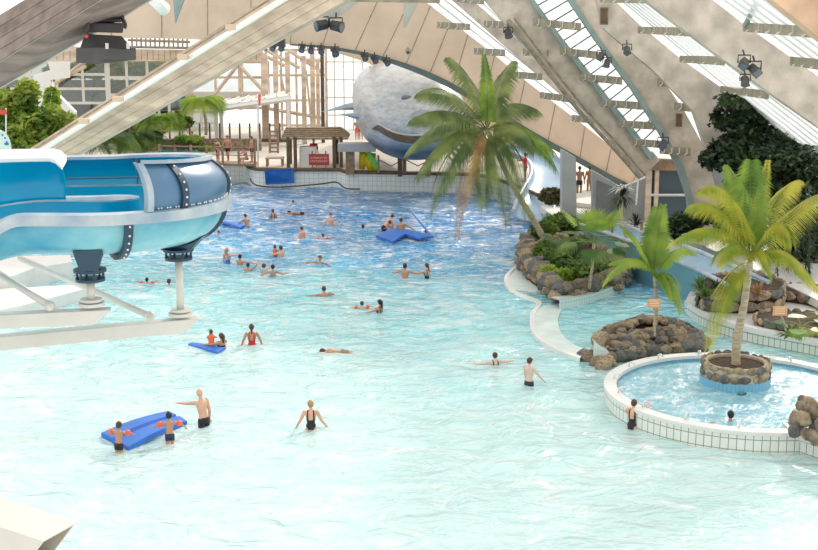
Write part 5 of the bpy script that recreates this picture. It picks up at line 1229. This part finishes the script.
# ------------------------------------------------------------------ people
def cap(mb, a, b, ra, rb, seg=10):
    a, b = V(a), V(b); d = (b-a); L = d.length
    if L < 1e-5: mb.sph(a, ra, seg, 6); return
    t = d/L; pts = []; rr = []
    for k in range(1, 5): th = PI/2*(1-k/4); pts.append(a - t*ra*math.sin(th)); rr.append(max(.0008, ra*math.cos(th)))
    pts = pts; 
    for k in range(0, 4): th = PI/2*k/4; pts.append(b + t*rb*math.sin(th)); rr.append(max(.0008, rb*math.cos(th)))
    mb.tube(pts, rr, seg)
def person(label, x, y, h=1.7, yaw=0, sk=0, hair='hairb', suit='trunks', sm='blackc', L=None, R=None, lean=0, legs=None, sink=None, horiz=None, base=None,
           hairstyle='short', bands=False, fem=False, child=False, turn=0, vox=None, ground=None, group=None, tilt=0):
    """x,y pixel of the waterline (or of feet when ground given); yaw: 0 faces away (+Y), pi/2 faces left"""
    big = vox is None or vox < .014
    vox = vox or .017
    S = h; hs = 1.28 if child else 1.0; hs *= .92
    # local joints, facing +Y, origin between the feet
    hipz = .50*S; T = lambda p: p
    RL = Matrix.Rotation(-lean, 3, 'X') @ Matrix.Rotation(tilt, 3, 'Y'); hp = V((0,0,hipz))
    def up(p): return hp + RL @ (V(p) - hp)
    mb = MB(); segs = []    # (a,b,label)
    # torso loft
    prof = [(.455,.035,.03,0),(.475,.080 if not fem else .088,.062,0),(.51,.088 if not fem else .098,.068,-.004),(.56,.080 if not fem else .080,.058,0),(.61,.072 if not fem else .062,.050,.002),(.67,.082 if not fem else .072,.055,.004),(.73,.096 if not fem else .083,.062,.004),(.775,.104 if not fem else .09,.058,0),(.805,.088 if not fem else .076,.045,-.002),(.825,.045,.035,-.002),(.84,.028,.028,0)]
    rows = []
    for z, rx, ry, oy in prof:
        rows.append([up((rx*S*math.cos(2*PI*k/18), oy*S+ry*S*math.sin(2*PI*k/18), z*S)) for k in range(18)])
    mb.ribbon(rows, closed=True); mb.add(rows[0], [list(range(18))]); mb.add(rows[-1], [list(range(18))[::-1]])
    for (z0, z1, lb) in ((.46,.53,'pelvis'),(.53,.60,'waist'),(.60,.70,'mid'),(.70,.80,'chest')): segs.append((up((0,0,z0*S)), up((0,0,z1*S)), lb, .07*S))
    if fem:
        for s in (-1,1): mb.sph(up((s*.04*S,.052*S,.725*S)), .034*S)
    # neck and head
    nb, hc = up((0,-.002*S,.82*S)), up((0,.008*S,.935*S)); cap(mb, nb, up((0,.002*S,.885*S)), .031*S, .029*S); segs.append((nb, up((0,0,.86*S)), 'neck', .03*S))
    HR = RL @ Matrix.Rotation(turn, 3, 'Z'); hr = .062*S*hs; hc = up((0,.008*S,(.87+.068*hs)*S))
    def hd(p): return hc + HR @ (V(p)*hr)
    mb.sph(hc, (hr*.80, hr*.98, hr*1.06), 16, 12, HR); mb.sph(hd((0,.18,-.42)), (hr*.60, hr*.68, hr*.68), 14, 10, HR)
    cap(mb, hd((0,.88,.10)), hd((0,1.12,-.16)), .07*hr, .15*hr, 8)
    for s in (-1,1): mb.sph(hd((s*.82,-.05,-.08)), (hr*.10, hr*.18, hr*.26), 8, 6, HR)
    segs.append((hc, hd((0,.2,-.4)), 'head', hr*.8))
    # arms
    def arm(s, spec):
        sh = up((s*.108*S, 0, .795*S)); ua, fa = .168*S, .145*S
        if spec is None: spec = ((.22,.05,-1), (.12,.25,-1))
        u, f = V(spec[0]).normalized(), V(spec[1]).normalized(); u = V((u.x*s, u.y, u.z)); f = V((f.x*s, f.y, f.z)); u = RL @ u; f = RL @ f
        el = sh + u*ua; wr = el + f*fa
        cap(mb, sh, el, .034*S, .026*S); cap(mb, el, wr, .026*S, .017*S); segs.append((sh, el, 'uarm'+('R' if s > 0 else 'L'), .03*S)); segs.append((el, wr, 'farm', .02*S))
        side = f.cross(V((0,0,1)));
        if side.length < .2: side = f.cross(V((0,1,0)))
        side.normalize(); nrm = side.cross(f).normalized(); pe = wr + f*.048*S
        cap(mb, wr, wr+f*.02*S, .017*S, .018*S, 8)
        for k in range(-2, 3): cap(mb, wr+f*.012*S+side*k*.0075*S, pe+side*k*.009*S, .0095*S, .009*S, 6)
        if vox < .012:
            for k, ll in zip((-1.5,-.5,.5,1.5), (.036,.044,.048,.040)):
                r0 = pe + side*k*.0135*S; m1 = r0 + f*ll*.55*S + nrm*.004*S + side*k*.003*S; cap(mb, r0, m1, .0068*S, .0062*S, 6); cap(mb, m1, m1 + f*ll*.5*S - nrm*.012*S, .0062*S, .0052*S, 6)
            th0 = wr + f*.015*S + side*.016*S; th1 = th0 + f*.022*S + side*.020*S; cap(mb, th0, th1, .0085*S, .0075*S, 6); cap(mb, th1, th1+f*.026*S+side*.004*S, .0075*S, .006*S, 6)
        else:
            for k, ll in zip((-1.3,0,1.3), (.036,.046,.038)): cap(mb, pe+side*k*.011*S, pe+side*k*.014*S+f*ll*S, .0085*S, .0065*S, 6)
            cap(mb, wr+f*.015*S+side*.014*S, wr+f*.04*S+side*.032*S, .0085*S, .007*S, 6)
        return sh, el
    aR = arm(1, R); aL = arm(-1, L)
    # legs
    def leg(s, spec):
        hj = V((s*.048*S, 0, .50*S)); tl, cl = .235*S, .225*S
        spec = spec or ((.03,.02,-1), (.0,-.04,-1)); u = V(spec[0]).normalized(); f = V(spec[1]).normalized(); u = V((u.x*s,u.y,u.z)); f = V((f.x*s,f.y,f.z))
        kn = hj+u*tl; an = kn+f*cl; cap(mb, hj, kn, .052*S, .036*S, 12); cap(mb, kn, kn.lerp(an,.35)+V((0,-.008*S,0)), .034*S, .036*S); cap(mb, kn.lerp(an,.3), an, .033*S, .020*S)
        segs.append((hj, hj.lerp(kn,.38), 'thigh', .05*S)); segs.append((hj.lerp(kn,.42), kn, 'lthigh', .045*S)); segs.append((kn, an, 'calf', .03*S))
        fd = V((s*.12, 1, 0)).normalized() if abs(f.z) > .6 else f
        cap(mb, an+V((0,-.012*S,-.012*S)) if abs(f.z) > .6 else an, an+fd*.055*S+V((0,0,-.018*S)), .021*S, .018*S); cap(mb, an+fd*.05*S+V((0,0,-.020*S)), an+fd*.105*S+V((0,0,-.024*S)), .019*S, .012*S)
    legs = legs or (None, None); leg(-1, legs[0]); leg(1, legs[1])
    if horiz is not None:
        H = Matrix.Rotation(-horiz, 4, 'X')
    else: H = Matrix.Identity(4)
    # place
    if base is not None: loc = V(base)
    elif ground is not None: loc = P(x, y, ground)
    else:
        wl = P(x, y, 0.02); dep = sink*h if sink is not None else depth(wl.y); loc = V((wl.x, wl.y, -dep))
        if horiz is not None: loc = V((wl.x, wl.y, 0))
    W = Matrix.Translation(loc) @ Matrix.Rotation(yaw, 4, 'Z') @ Matrix.Translation(V((0,0,(sink or 0)*h if horiz is not None else 0))) @ H
    if horiz is not None: W = W @ Matrix.Translation(V((0,0,-.55*S)))
    r = thing('person', label, 'person', loc, group)
    tmp = bpy.data.objects.new('t', mb.mesh('t', SK[sk])); COL.objects.link(tmp); md = tmp.modifiers.new('r', 'REMESH'); md.mode = 'VOXEL'; md.voxel_size = vox*(S/1.7)**.5; md.adaptivity = 0
    sm_ = tmp.modifiers.new('s', 'SMOOTH'); sm_.iterations = 3 if vox > .012 else 2; sm_.factor = .5
    dg = bpy.context.evaluated_depsgraph_get(); me = bpy.data.meshes.new_from_object(tmp.evaluated_get(dg)); bpy.data.objects.remove(tmp)
    me.name = 'body'; me.materials.clear(); me.materials.append(SK[sk]); me.polygons.foreach_set('use_smooth', [True]*len(me.polygons))
    n = len(me.vertices); co = np.empty(n*3, 'f'); me.vertices.foreach_get('co', co); co = co.reshape(-1,3); no = np.empty(n*3, 'f'); me.vertices.foreach_get('normal', no); no = no.reshape(-1,3)
    best = np.full(n, 1e9); lab = np.zeros(n, int); labs = [s_[2] for s_ in segs]
    for i, (a, b, l_, rad) in enumerate(segs):
        a = np.array(a); b = np.array(b); ab = b-a; t = np.clip(((co-a)@ab)/max(1e-9, ab@ab), 0, 1); d = np.linalg.norm(co-(a+t[:,None]*ab), axis=1) - rad
        m_ = d < best; best[m_] = d[m_]; lab[m_] = i
    # unlean coords for heights
    Ri = np.array(RL.inverted()); lc = (co-np.array(hp))@Ri.T + np.array(hp)
    Wl = Matrix.Translation(-loc) @ W
    def child_mesh(name, verts, faces, m_, smooth=True):
        mm = bpy.data.meshes.new(name); mm.from_pydata([tuple(v) for v in verts], [], faces); mm.materials.append(m_); mm.transform(Wl)
        if smooth: mm.polygons.foreach_set('use_smooth', [True]*len(mm.polygons))
        o = bpy.data.objects.new(name, mm); COL.objects.link(o); o.parent = r; return o
    def cloth(name, mask, m_, off=.010, label=None):
        vsel = mask; fs = []; used = {}
        for p in me.polygons:
            vs = list(p.vertices)
            if all(vsel[v] for v in vs): fs.append(vs)
        if not fs: return
        vv = []; nf = []
        for f in fs:
            q = []
            for v in f:
                if v not in used: used[v] = len(vv); vv.append(co[v] + no[v]*off)
                q.append(used[v])
            nf.append(q)
        o = child_mesh(name, vv, nf, m_); md = o.modifiers.new('s', 'SOLIDIFY'); md.thickness = off*.9; md.offset = -1; return o
    la = np.array(labs)[lab]; z = lc[:,2]/S
    isl = lambda *a: np.isin(la, a)
    if suit == 'trunks': cloth('swim_trunks', (isl('pelvis','thigh') & (z < .545)) | (isl('waist') & (z < .55)), M[sm])
    elif suit == 'suit':
        yb = lc[:,1]/S; xx = np.abs(lc[:,0])/S
        cloth('swimsuit', (isl('pelvis','waist','mid','chest') & (z < np.where(yb < 0, .665, .76))) | (isl('chest','mid') & (z < .83) & (xx > .035) & (xx < .062)) , M[sm], .008)
    elif suit == 'bikini': cloth('bikini_bottom', isl('pelvis') & (z < .53), M[sm], .008); cloth('bikini_top', isl('chest','mid') & (z > .695) & (z < .745), M[sm], .008)
    elif suit == 'vest':
        cloth('vest', isl('waist','mid','chest') | (isl('pelvis') & (z > .5)), M[sm], .03*S); cloth('swim_trunks', isl('pelvis','thigh') & (z < .53), M['navyc'])
    elif suit == 'shirt':
        cloth('shirt', isl('waist','mid','chest','uarmL','uarmR') | (isl('pelvis') & (z > .5)), M[sm], .012); cloth('shorts', isl('pelvis','thigh') & (z < .53), M['navyc'], .016)
    me2 = me; me2.transform(Wl); body = bpy.data.objects.new('body', me2); COL.objects.link(body); body.parent = r
    # hair
    if hair:
        hb = MB(); n0 = 16; rws = []
        full = []
        for i in range(0, 11):
            ph = PI*i/10*.98 + .01; row = []
            for k in range(n0):
                th = 2*PI*k/n0; y_ = math.sin(th); lim = .42 if y_ > .3 else (.60 if y_ > -.3 else .80)
                pp = min(ph, PI*lim); R1 = 1.10
                row.append(hd((.86*R1*math.sin(pp)*math.cos(th), 1.0*R1*math.sin(pp)*math.sin(th)-.03, 1.06*R1*math.cos(pp)+.03)))
            rws.append(row)
        hb.ribbon(rws, closed=True); hb.add(rws[0], [list(range(n0))])
        if hairstyle == 'bun': hb.sph(hd((0,-1.15,.35)), hr*.42, 10, 8)
        if hairstyle in ('pony', 'long'):
            wds = (.30,.34,.28,.10) if hairstyle == 'pony' else (.8,.75,.65,.3); pts_ = [hd((0,-.95,.2)), hd((0,-1.12,-.6)), hd((0,-1.05,-1.6)), hd((0,-.9,-2.5))]
            pts_ = smooth_pts(pts_, 3); k_ = len(pts_)
            for j in range(k_-1):
                t = j/(k_-1)*3; i0 = int(t); wj = wds[i0]+(wds[i0+1]-wds[i0])*(t-i0); hb.sph(pts_[j], (hr*wj, hr*.28, hr*.45), 10, 6, HR)
        child_mesh('hair', hb.v, hb.f, M[hair])
    if big or vox < .016:
        eb = MB()
        for s in (-1,1):
            eb = MB(); eb.sph(hd((s*.30,.90,.08)), hr*.10, 8, 6); child_mesh('eye', eb.v, eb.f, M['eye'])
        eb = MB(); eb.sph(hd((0,.90,-.50)), (hr*.26, hr*.09, hr*.07), 8, 6, HR); child_mesh('mouth', eb.v, eb.f, M['mouth'])
    if bands:
        for (a, b) in (aR, aL):
            a2 = a.lerp(b,.35); b2 = a.lerp(b,.98); bb = MB(); bb.tube([a2, a2.lerp(b2,.15), a2.lerp(b2,.5), a2.lerp(b2,.85), b2], [.04*S,.062*S,.070*S,.062*S,.04*S], 12); child_mesh('armband', bb.v, bb.f, M['orange'])
    return r
UPV = ((.35,.1,1), (.1,.1,1)); SPR = ((1,.15,-.15), (.9,.5,-.05)); DN = None; HANG = ((.40,.05,-.9), (.28,.15,-.9)); FWD = ((.3,1,-.35), (-.1,1,-.1))
LEFT = PI/2
# foreground
person('bald man in black trunks pointing left with one outstretched arm', 204, 424, 1.8, .9, 0, None, 'trunks', 'blackc', sink=.43, L=((.25,1,-.02),(.1,1,.04)), R=((.15,-.05,-1),(.05,.25,-1)), lean=.16, vox=.0105)
person('boy with orange armbands in black trunks at left end of the big blue mat', 119, 451, 1.16, -.3, 1, 'hairb', 'trunks', 'blackc', L=((.8,.4,-.2),(.5,.9,.1)), R=((.5,.8,-.2),(.1,1,-.5)), bands=True, child=True, vox=.0105, lean=.1)
person('boy with orange armbands in navy trunks at right end of the big blue mat', 170, 441, 1.20, .25, 1, 'hairk', 'trunks', 'navyc', L=((.9,.5,-.4),(.8,.6,-.4)), R=((.9,.1,-.35),(.4,.5,-.5)), bands=True, child=True, vox=.0105, lean=.1)
person('blond woman with a bun in a black low-backed swimsuit, seen from behind', 311, 428, 1.62, .05, 0, 'hairy', 'suit', 'blackc', sink=.50, L=((.42,.0,-.9),(.35,.35,-.7)), R=((.42,.0,-.9),(.4,.35,-.6)), hairstyle='bun', fem=True, vox=.0105)
person('dark haired woman with ponytail wading in a red swimsuit', 252, 346, 1.66, .1, 1, 'hairb', 'suit', 'redc', L=HANG, R=HANG, hairstyle='pony', fem=True, vox=.0105)
person('pale dark haired teenage boy wading away beside the round pool rocks', 529, 387, 1.6, -.8, 3, 'hairb', 'trunks', 'navyc', L=((.2,.3,-1),(.1,.35,-1)), R=((.3,.5,-.8),(.1,.6,-.6)), vox=.0105)
person('person with dark curly hair and arms spread in the water left of the teenage boy', 495, 364, 1.6, .3, 3, 'hairb', 'suit', 'blackc', L=SPR, R=SPR, sink=.74, vox=.013)
person('woman in a black low-backed swimsuit holding on to the round pool wall', 632, 426, 1.6, -.55, 0, 'hairb', 'suit', 'blackc', sink=.52, L=((.4,.8,-.35),(.0,.7,.5)), R=((.5,.8,-.3),(-.1,.6,.6)), hairstyle='short', fem=True, lean=.12, vox=.0105)
person('dark haired man leaning with spread arms inside the whirlpool', 731, 421, 1.7, PI*.05, 1, 'hairk', 'trunks', 'blackc', L=((1,.0,.05),(1,-.1,-.1)), R=((1,0,.05),(1,-.1,-.1)), base=P(731,421,.37)+V((0,.05,-1.42)), vox=.0105)
person('small child in orange vest sitting on the medium blue mat', 211, 347, .95, 0, 0, 'hairb', 'vest', 'orc', L=((.3,.7,-.5),(.1,.9,.1)), R=((.3,.7,-.5),(.1,.9,.1)), child=True, base=P(211,347,.12)+V((0,.1,-.40)), legs=(((.15,1,-.1),(.1,1,-.2)),((.15,1,-.1),(.1,1,-.2))), vox=.0105)
person('brown haired woman in the water leaning on the medium blue mat', 222, 349, 1.62, .9, 1, 'hairb', 'bikini', 'blackc', L=((.4,.8,-.2),(.1,1,-.1)), R=((.4,.8,-.3),(.1,1,-.1)), fem=True, hairstyle='long', sink=.64, vox=.012)
person('swimmer stretched out flat with one arm forward in mid pool', 341, 352, 1.6, LEFT*1.05, 1, 'hairb', 'trunks', 'brownwood', L=((.1,.3,1),(.0,.2,1)), R=((.8,.2,-.5),(.5,.2,-.8)), horiz=1.45, sink=.0, vox=.013)
person('child wearing orange armbands beside woman with long dark hair', 362, 309, 1.05, .2, 0, 'hairb', 'trunks', 'bluec', L=((1,.2,.1),(1,.3,.0)), R=((1,.2,.1),(1,.3,0)), bands=True, child=True, sink=.72, vox=.014)
person('woman with long dark hair leaning back in the water beside the armband child', 380, 312, 1.6, 1.1, 1, 'hairk', 'suit', 'navyc', hairstyle='long', fem=True, L=SPR, R=((.6,.6,-.3),(.4,.8,-.2)), sink=.68, vox=.014)
person('lone swimmer with dark hair and arms held out in the middle of the pool', 324, 296, 1.65, .3, 1, 'hairb', 'trunks', 'blackc', L=SPR, R=((.8,.3,-.2),(-.2,.8,.1)), sink=.74, vox=.015)
person('man with dark hair chest deep, arms out, facing the ponytail woman', 405, 277, 1.72, -.2, 1, 'hairk', 'trunks', 'navyc', L=((1,.2,-.3),(.6,.8,-.1)), R=((1,.2,-.3),(1,.4,-.1)), sink=.64, vox=.015)
person('woman with ponytail chest deep to the right of the chest deep man', 427, 276, 1.62, .9, 0, 'hairb', 'suit', 'blackc', hairstyle='pony', fem=True, sink=.64, L=FWD, R=((.4,.6,-.5),(.2,1,-.1)), vox=.015)
person('child with orange armbands below the slide support plate', 147, 284, 1.1, .1, 1, 'hairk', 'trunks', 'bluec', L=UPV if False else ((1,.1,.35),(1,.1,.3)), R=((1,.1,.35),(1,.1,.3)), bands=True, child=True, sink=.76, vox=.015)
person('swimmer with only the head out beside the slim support post', 169, 286, 1.6, -.6, 1, 'hairb', 'trunks', 'blackc', L=FWD, R=SPR, sink=.79, vox=.016)
# middle distance
person('long haired blond woman in blue swimsuit reaching to the right', 228, 261, 1.62, -.5, 0, 'hairy', 'suit', 'bluec', hairstyle='long', fem=True, L=DN, R=((1,.5,.0),(1,.4,.1)), sink=.60, lean=-.12, vox=.016)
person('swimmer with dark wet hair right of the long haired blond woman', 240, 262, 1.6, -.5, 1, 'hairk', 'trunks', 'blackc', L=FWD, R=SPR, sink=.76, vox=.017)
person('swimmer raising the right arm out of the water', 248, 269, 1.5, -.2, 1, 'hairk', 'trunks', 'blackc', L=FWD, R=((.8,.1,.7),(.6,0,1)), sink=.80, vox=.017)
person('child in pink cap with both arms raised high', 264, 272, 1.3, .1, 0, 'hairb', 'suit', 'turqc', L=((.5,.1,1),(.2,.1,1)), R=((.7,.1,1),(.3,.0,1)), sink=.72, child=True, vox=.016)
person('dark haired woman in turquoise swimsuit behind the child with raised arms', 273, 277, 1.6, .1, 1, 'hairk', 'suit', 'turqc', L=((1,.2,-.5),(.3,.8,-.2)), R=((1,.2,-.5),(.9,.4,.1)), sink=.64, fem=True, vox=.016)
person('adult holding a child in an orange vest', 281, 255, 1.7, .7, 0, 'hairb', 'trunks', 'blackc', L=FWD, R=FWD, sink=.72, vox=.017)
person('small child in orange vest held by an adult', 275, 254, 1.0, -.6, 1, 'hairb', 'vest', 'orc', L=FWD, R=FWD, child=True, sink=.58, vox=.017)
person('lone head of a swimmer right of the adult with orange vest child', 320, 261, 1.6, 2.6, 1, 'hairb', 'trunks', 'blackc', L=SPR, R=SPR, sink=.82, vox=.018)
person('dark haired bather wearing a yellow top beside the narrow blue board', 248, 226, 1.6, .8, 1, 'hairb', 'trunks', 'blackc', L=FWD, R=((.5,.9,-.5),(.3,.9,-.4)), sink=.56, lean=.3, vox=.017)
person('swimmer low in the water just right of the slide rim', 219, 237, 1.6, 2.8, 0, 'hairb', 'trunks', 'navyc', L=SPR, R=SPR, sink=.78, vox=.018)
person('bather standing up to the chest far left of centre', 273, 217, 1.6, .2, 1, 'hairb', 'suit', 'blackc', L=DN, R=DN, sink=.70, vox=.018)
person('swimmer stretched flat in front of the hut', 300, 213, 1.6, LEFT, 1, 'hairk', 'trunks', 'blackc', L=((.1,.2,1),(0,.1,1)), R=((.3,.1,-1),(.2,.1,-1)), horiz=1.45, sink=0, vox=.019)
person('slim boy standing waist deep looking left', 302, 240, 1.55, .9, 0, 'hairb', 'trunks', 'bluec', L=DN, R=DN, sink=.54, vox=.017)
person('toddler in orange armbands right of the slim boy', 323, 239, 1.0, .1, 0, 'hairb', 'trunks', 'bluec', L=((1,.2,0),(1,.2,0)), R=((1,.2,0),(1,.2,0)), bands=True, child=True, sink=.74, vox=.018)
person('chest deep man facing the camera left of the blue mats', 331, 223, 1.65, PI, 0, 'hairb', 'trunks', 'blackc', L=((.6,.1,-.8),(.5,.3,-.6)), R=((.6,.1,-.8),(.5,.3,-.6)), sink=.66, vox=.018)
person('distant head nearest to the far wall in front of the hut', 293, 204, 1.6, PI, 1, 'hairk', 'trunks', 'blackc', L=SPR, R=SPR, sink=.84, vox=.02)
person('dark head floating left of the broad blue mat', 363, 229, 1.6, .4, 1, 'hairk', 'trunks', 'blackc', L=SPR, R=FWD, sink=.83, vox=.02)
person('man in black shorts bending over while standing on the broad blue mat', 384, 231, 1.72, -1.0, 0, 'hairb', 'trunks', 'blackc', L=((.2,.9,-.5),(.1,.5,-.8)), R=((.2,.9,-.5),(.1,.5,-.8)), lean=.75, sink=.38, vox=.016)
person('child crouching on the broad blue mat between two men', 392, 232, 1.2, .8, 1, 'hairb', 'trunks', 'bluec', child=True, L=FWD, R=DN, sink=.50, lean=.3, vox=.018)
person('tanned man in dark trunks kneeling on the broad blue mat, seen from behind', 402, 234, 1.72, -.2, 1, 'hairb', 'trunks', 'navyc', L=HANG, R=((.7,.3,-.5),(.8,.2,-.6)), sink=.50, lean=.15, tilt=-.1, vox=.016)
person('dark haired swimmer right of the broad blue mat', 426, 234, 1.6, -.6, 1, 'hairk', 'trunks', 'blackc', L=SPR, R=SPR, sink=.82, vox=.018)
# people on deck
person('lifeguard in red shirt standing inside the hut', 314, 165, 1.75, PI, 1, 'hairk', 'shirt', 'redc', L=DN, R=DN, ground=1.2, vox=.02)
person('woman in dark bikini standing on the foot bridge', 218, 163, 1.66, 2.4, 1, 'hairb', 'bikini', 'blackc', L=((.5,.1,-.8),(-.3,.6,.2)), R=DN, ground=1.45, fem=True, vox=.02)
person('man in dark trunks walking across the foot bridge', 228, 162, 1.78, 2.9, 1, 'hairb', 'trunks', 'blackc', L=DN, R=HANG, ground=1.45, vox=.02, legs=(((.03,.35,-1),(0,-.1,-1)),((.03,-.3,-1),(0,-.4,-1))))
person('bather squatting with bent knees at right end of the foot bridge', 247, 162, 1.6, 2.2, 1, 'hairb', 'trunks', 'brownwood', L=FWD, R=FWD, base=P(247,164,1.45)-V((0,0,.45)), legs=(((.2,1,.1),(.1,.1,-1)),((.2,1,.1),(.1,.1,-1))), lean=.25, vox=.02)
person('man at the far end of the foot bridge near flag pole', 252, 162, 1.72, 2.0, 1, 'hairk', 'trunks', 'blackc', L=DN, R=DN, ground=1.45, vox=.02)
person('left of two distant people behind the concrete shelf', 357, 140, 1.7, 2.8, 1, 'hairb', 'trunks', 'orc', ground=1.3, vox=.022)
person('right of two distant people behind the concrete shelf', 361, 140, 1.75, 3.3, 1, 'hairb', 'trunks', 'redc', ground=1.3, vox=.022)
person('bather standing on far deck seen through the coconut palm fronds', 477, 184, 1.7, 3.0, 1, 'hairb', 'trunks', 'blackc', ground=1.2, vox=.02)
person('attendant in red shirt and dark trousers beside the back slide', 525, 182, 1.75, 1.4, 2, 'hairk', 'shirt', 'redc', ground=1.3, L=FWD, R=DN, vox=.02)
person('left silhouette of two people walking in the bright passage', 579, 199, 1.75, 0, 2, 'hairk', 'trunks', 'blackc', base=P(579,197,.97), vox=.02)  # brown skin on both passage walkers paints in their backlit darkness
person('right silhouette of two people walking in the bright passage', 589, 196, 1.68, .3, 2, 'hairb', 'trunks', 'brownwood', base=P(589,195,.97), vox=.02)
# ------------------------------------------------------------------ foam mats in the water
def foammat(label, px, z=.08, th=.10, bend=0, m='mat_b', n=10, ridge=False):
    c = [P(x, y, z) for x, y in px]; mb = MB(); top = []; 
    for i in range(n+1):
        u = i/n; row = []
        for j in range(n+1):
            v = j/n; p = (c[0].lerp(c[1], u)).lerp(c[3].lerp(c[2], u), v); zz = bend*math.sin(PI*u)*.6 - bend*(v-.5)**2*.8 + z
            if ridge and .42 < v < .58: zz += -.08
            row.append(V((p.x, p.y, zz)))
        top.append(row)
    bot = [[p - V((0,0,th)) for p in r_] for r_ in top]
    mb.ribbon(top); mb.ribbon(bot)
    e = [r_[0] for r_ in top]; eb = [r_[0] for r_ in bot]; mb.ribbon([e, eb]); e = [r_[-1] for r_ in top]; eb = [r_[-1] for r_ in bot]; mb.ribbon([e, eb]); mb.ribbon([top[0], bot[0]]); mb.ribbon([top[-1], bot[-1]])
    return tag(build('foam_mat', mb, M[m], smooth=False), label, 'mat')
foammat('large blue foam mat held by two boys with armbands', [(101,432),(168,410),(187,420),(128,446)], .10, .14, .12, ridge=True, n=24)
foammat('medium blue foam mat carrying the child in the orange vest', [(188,344),(194,342),(226,347),(218,352)], .12, .1, .06)
foammat('broad blue foam mat with three people in the deep blue water', [(376,235),(398,227),(412,231),(393,241)], .22, .12, .1)
foammat('thin blue foam mat sliding off the broad mat to the right', [(398,232),(412,230),(434,236),(420,238)], .25, .1, .05)
foammat('narrow blue board floating between the slide and the bather in yellow', [(220,221),(224,220),(246,225),(240,227)], .15, .1, .05)
mb = MB(); a, b = P(412,220,.5), P(431,236,.1); mb.tube([V((a.x,a.y,.9)), b], .05, 5); tag(build('foam_pole', mb, M['mat_b']), 'thin blue pole sticking up from the broad blue mat', 'pole')
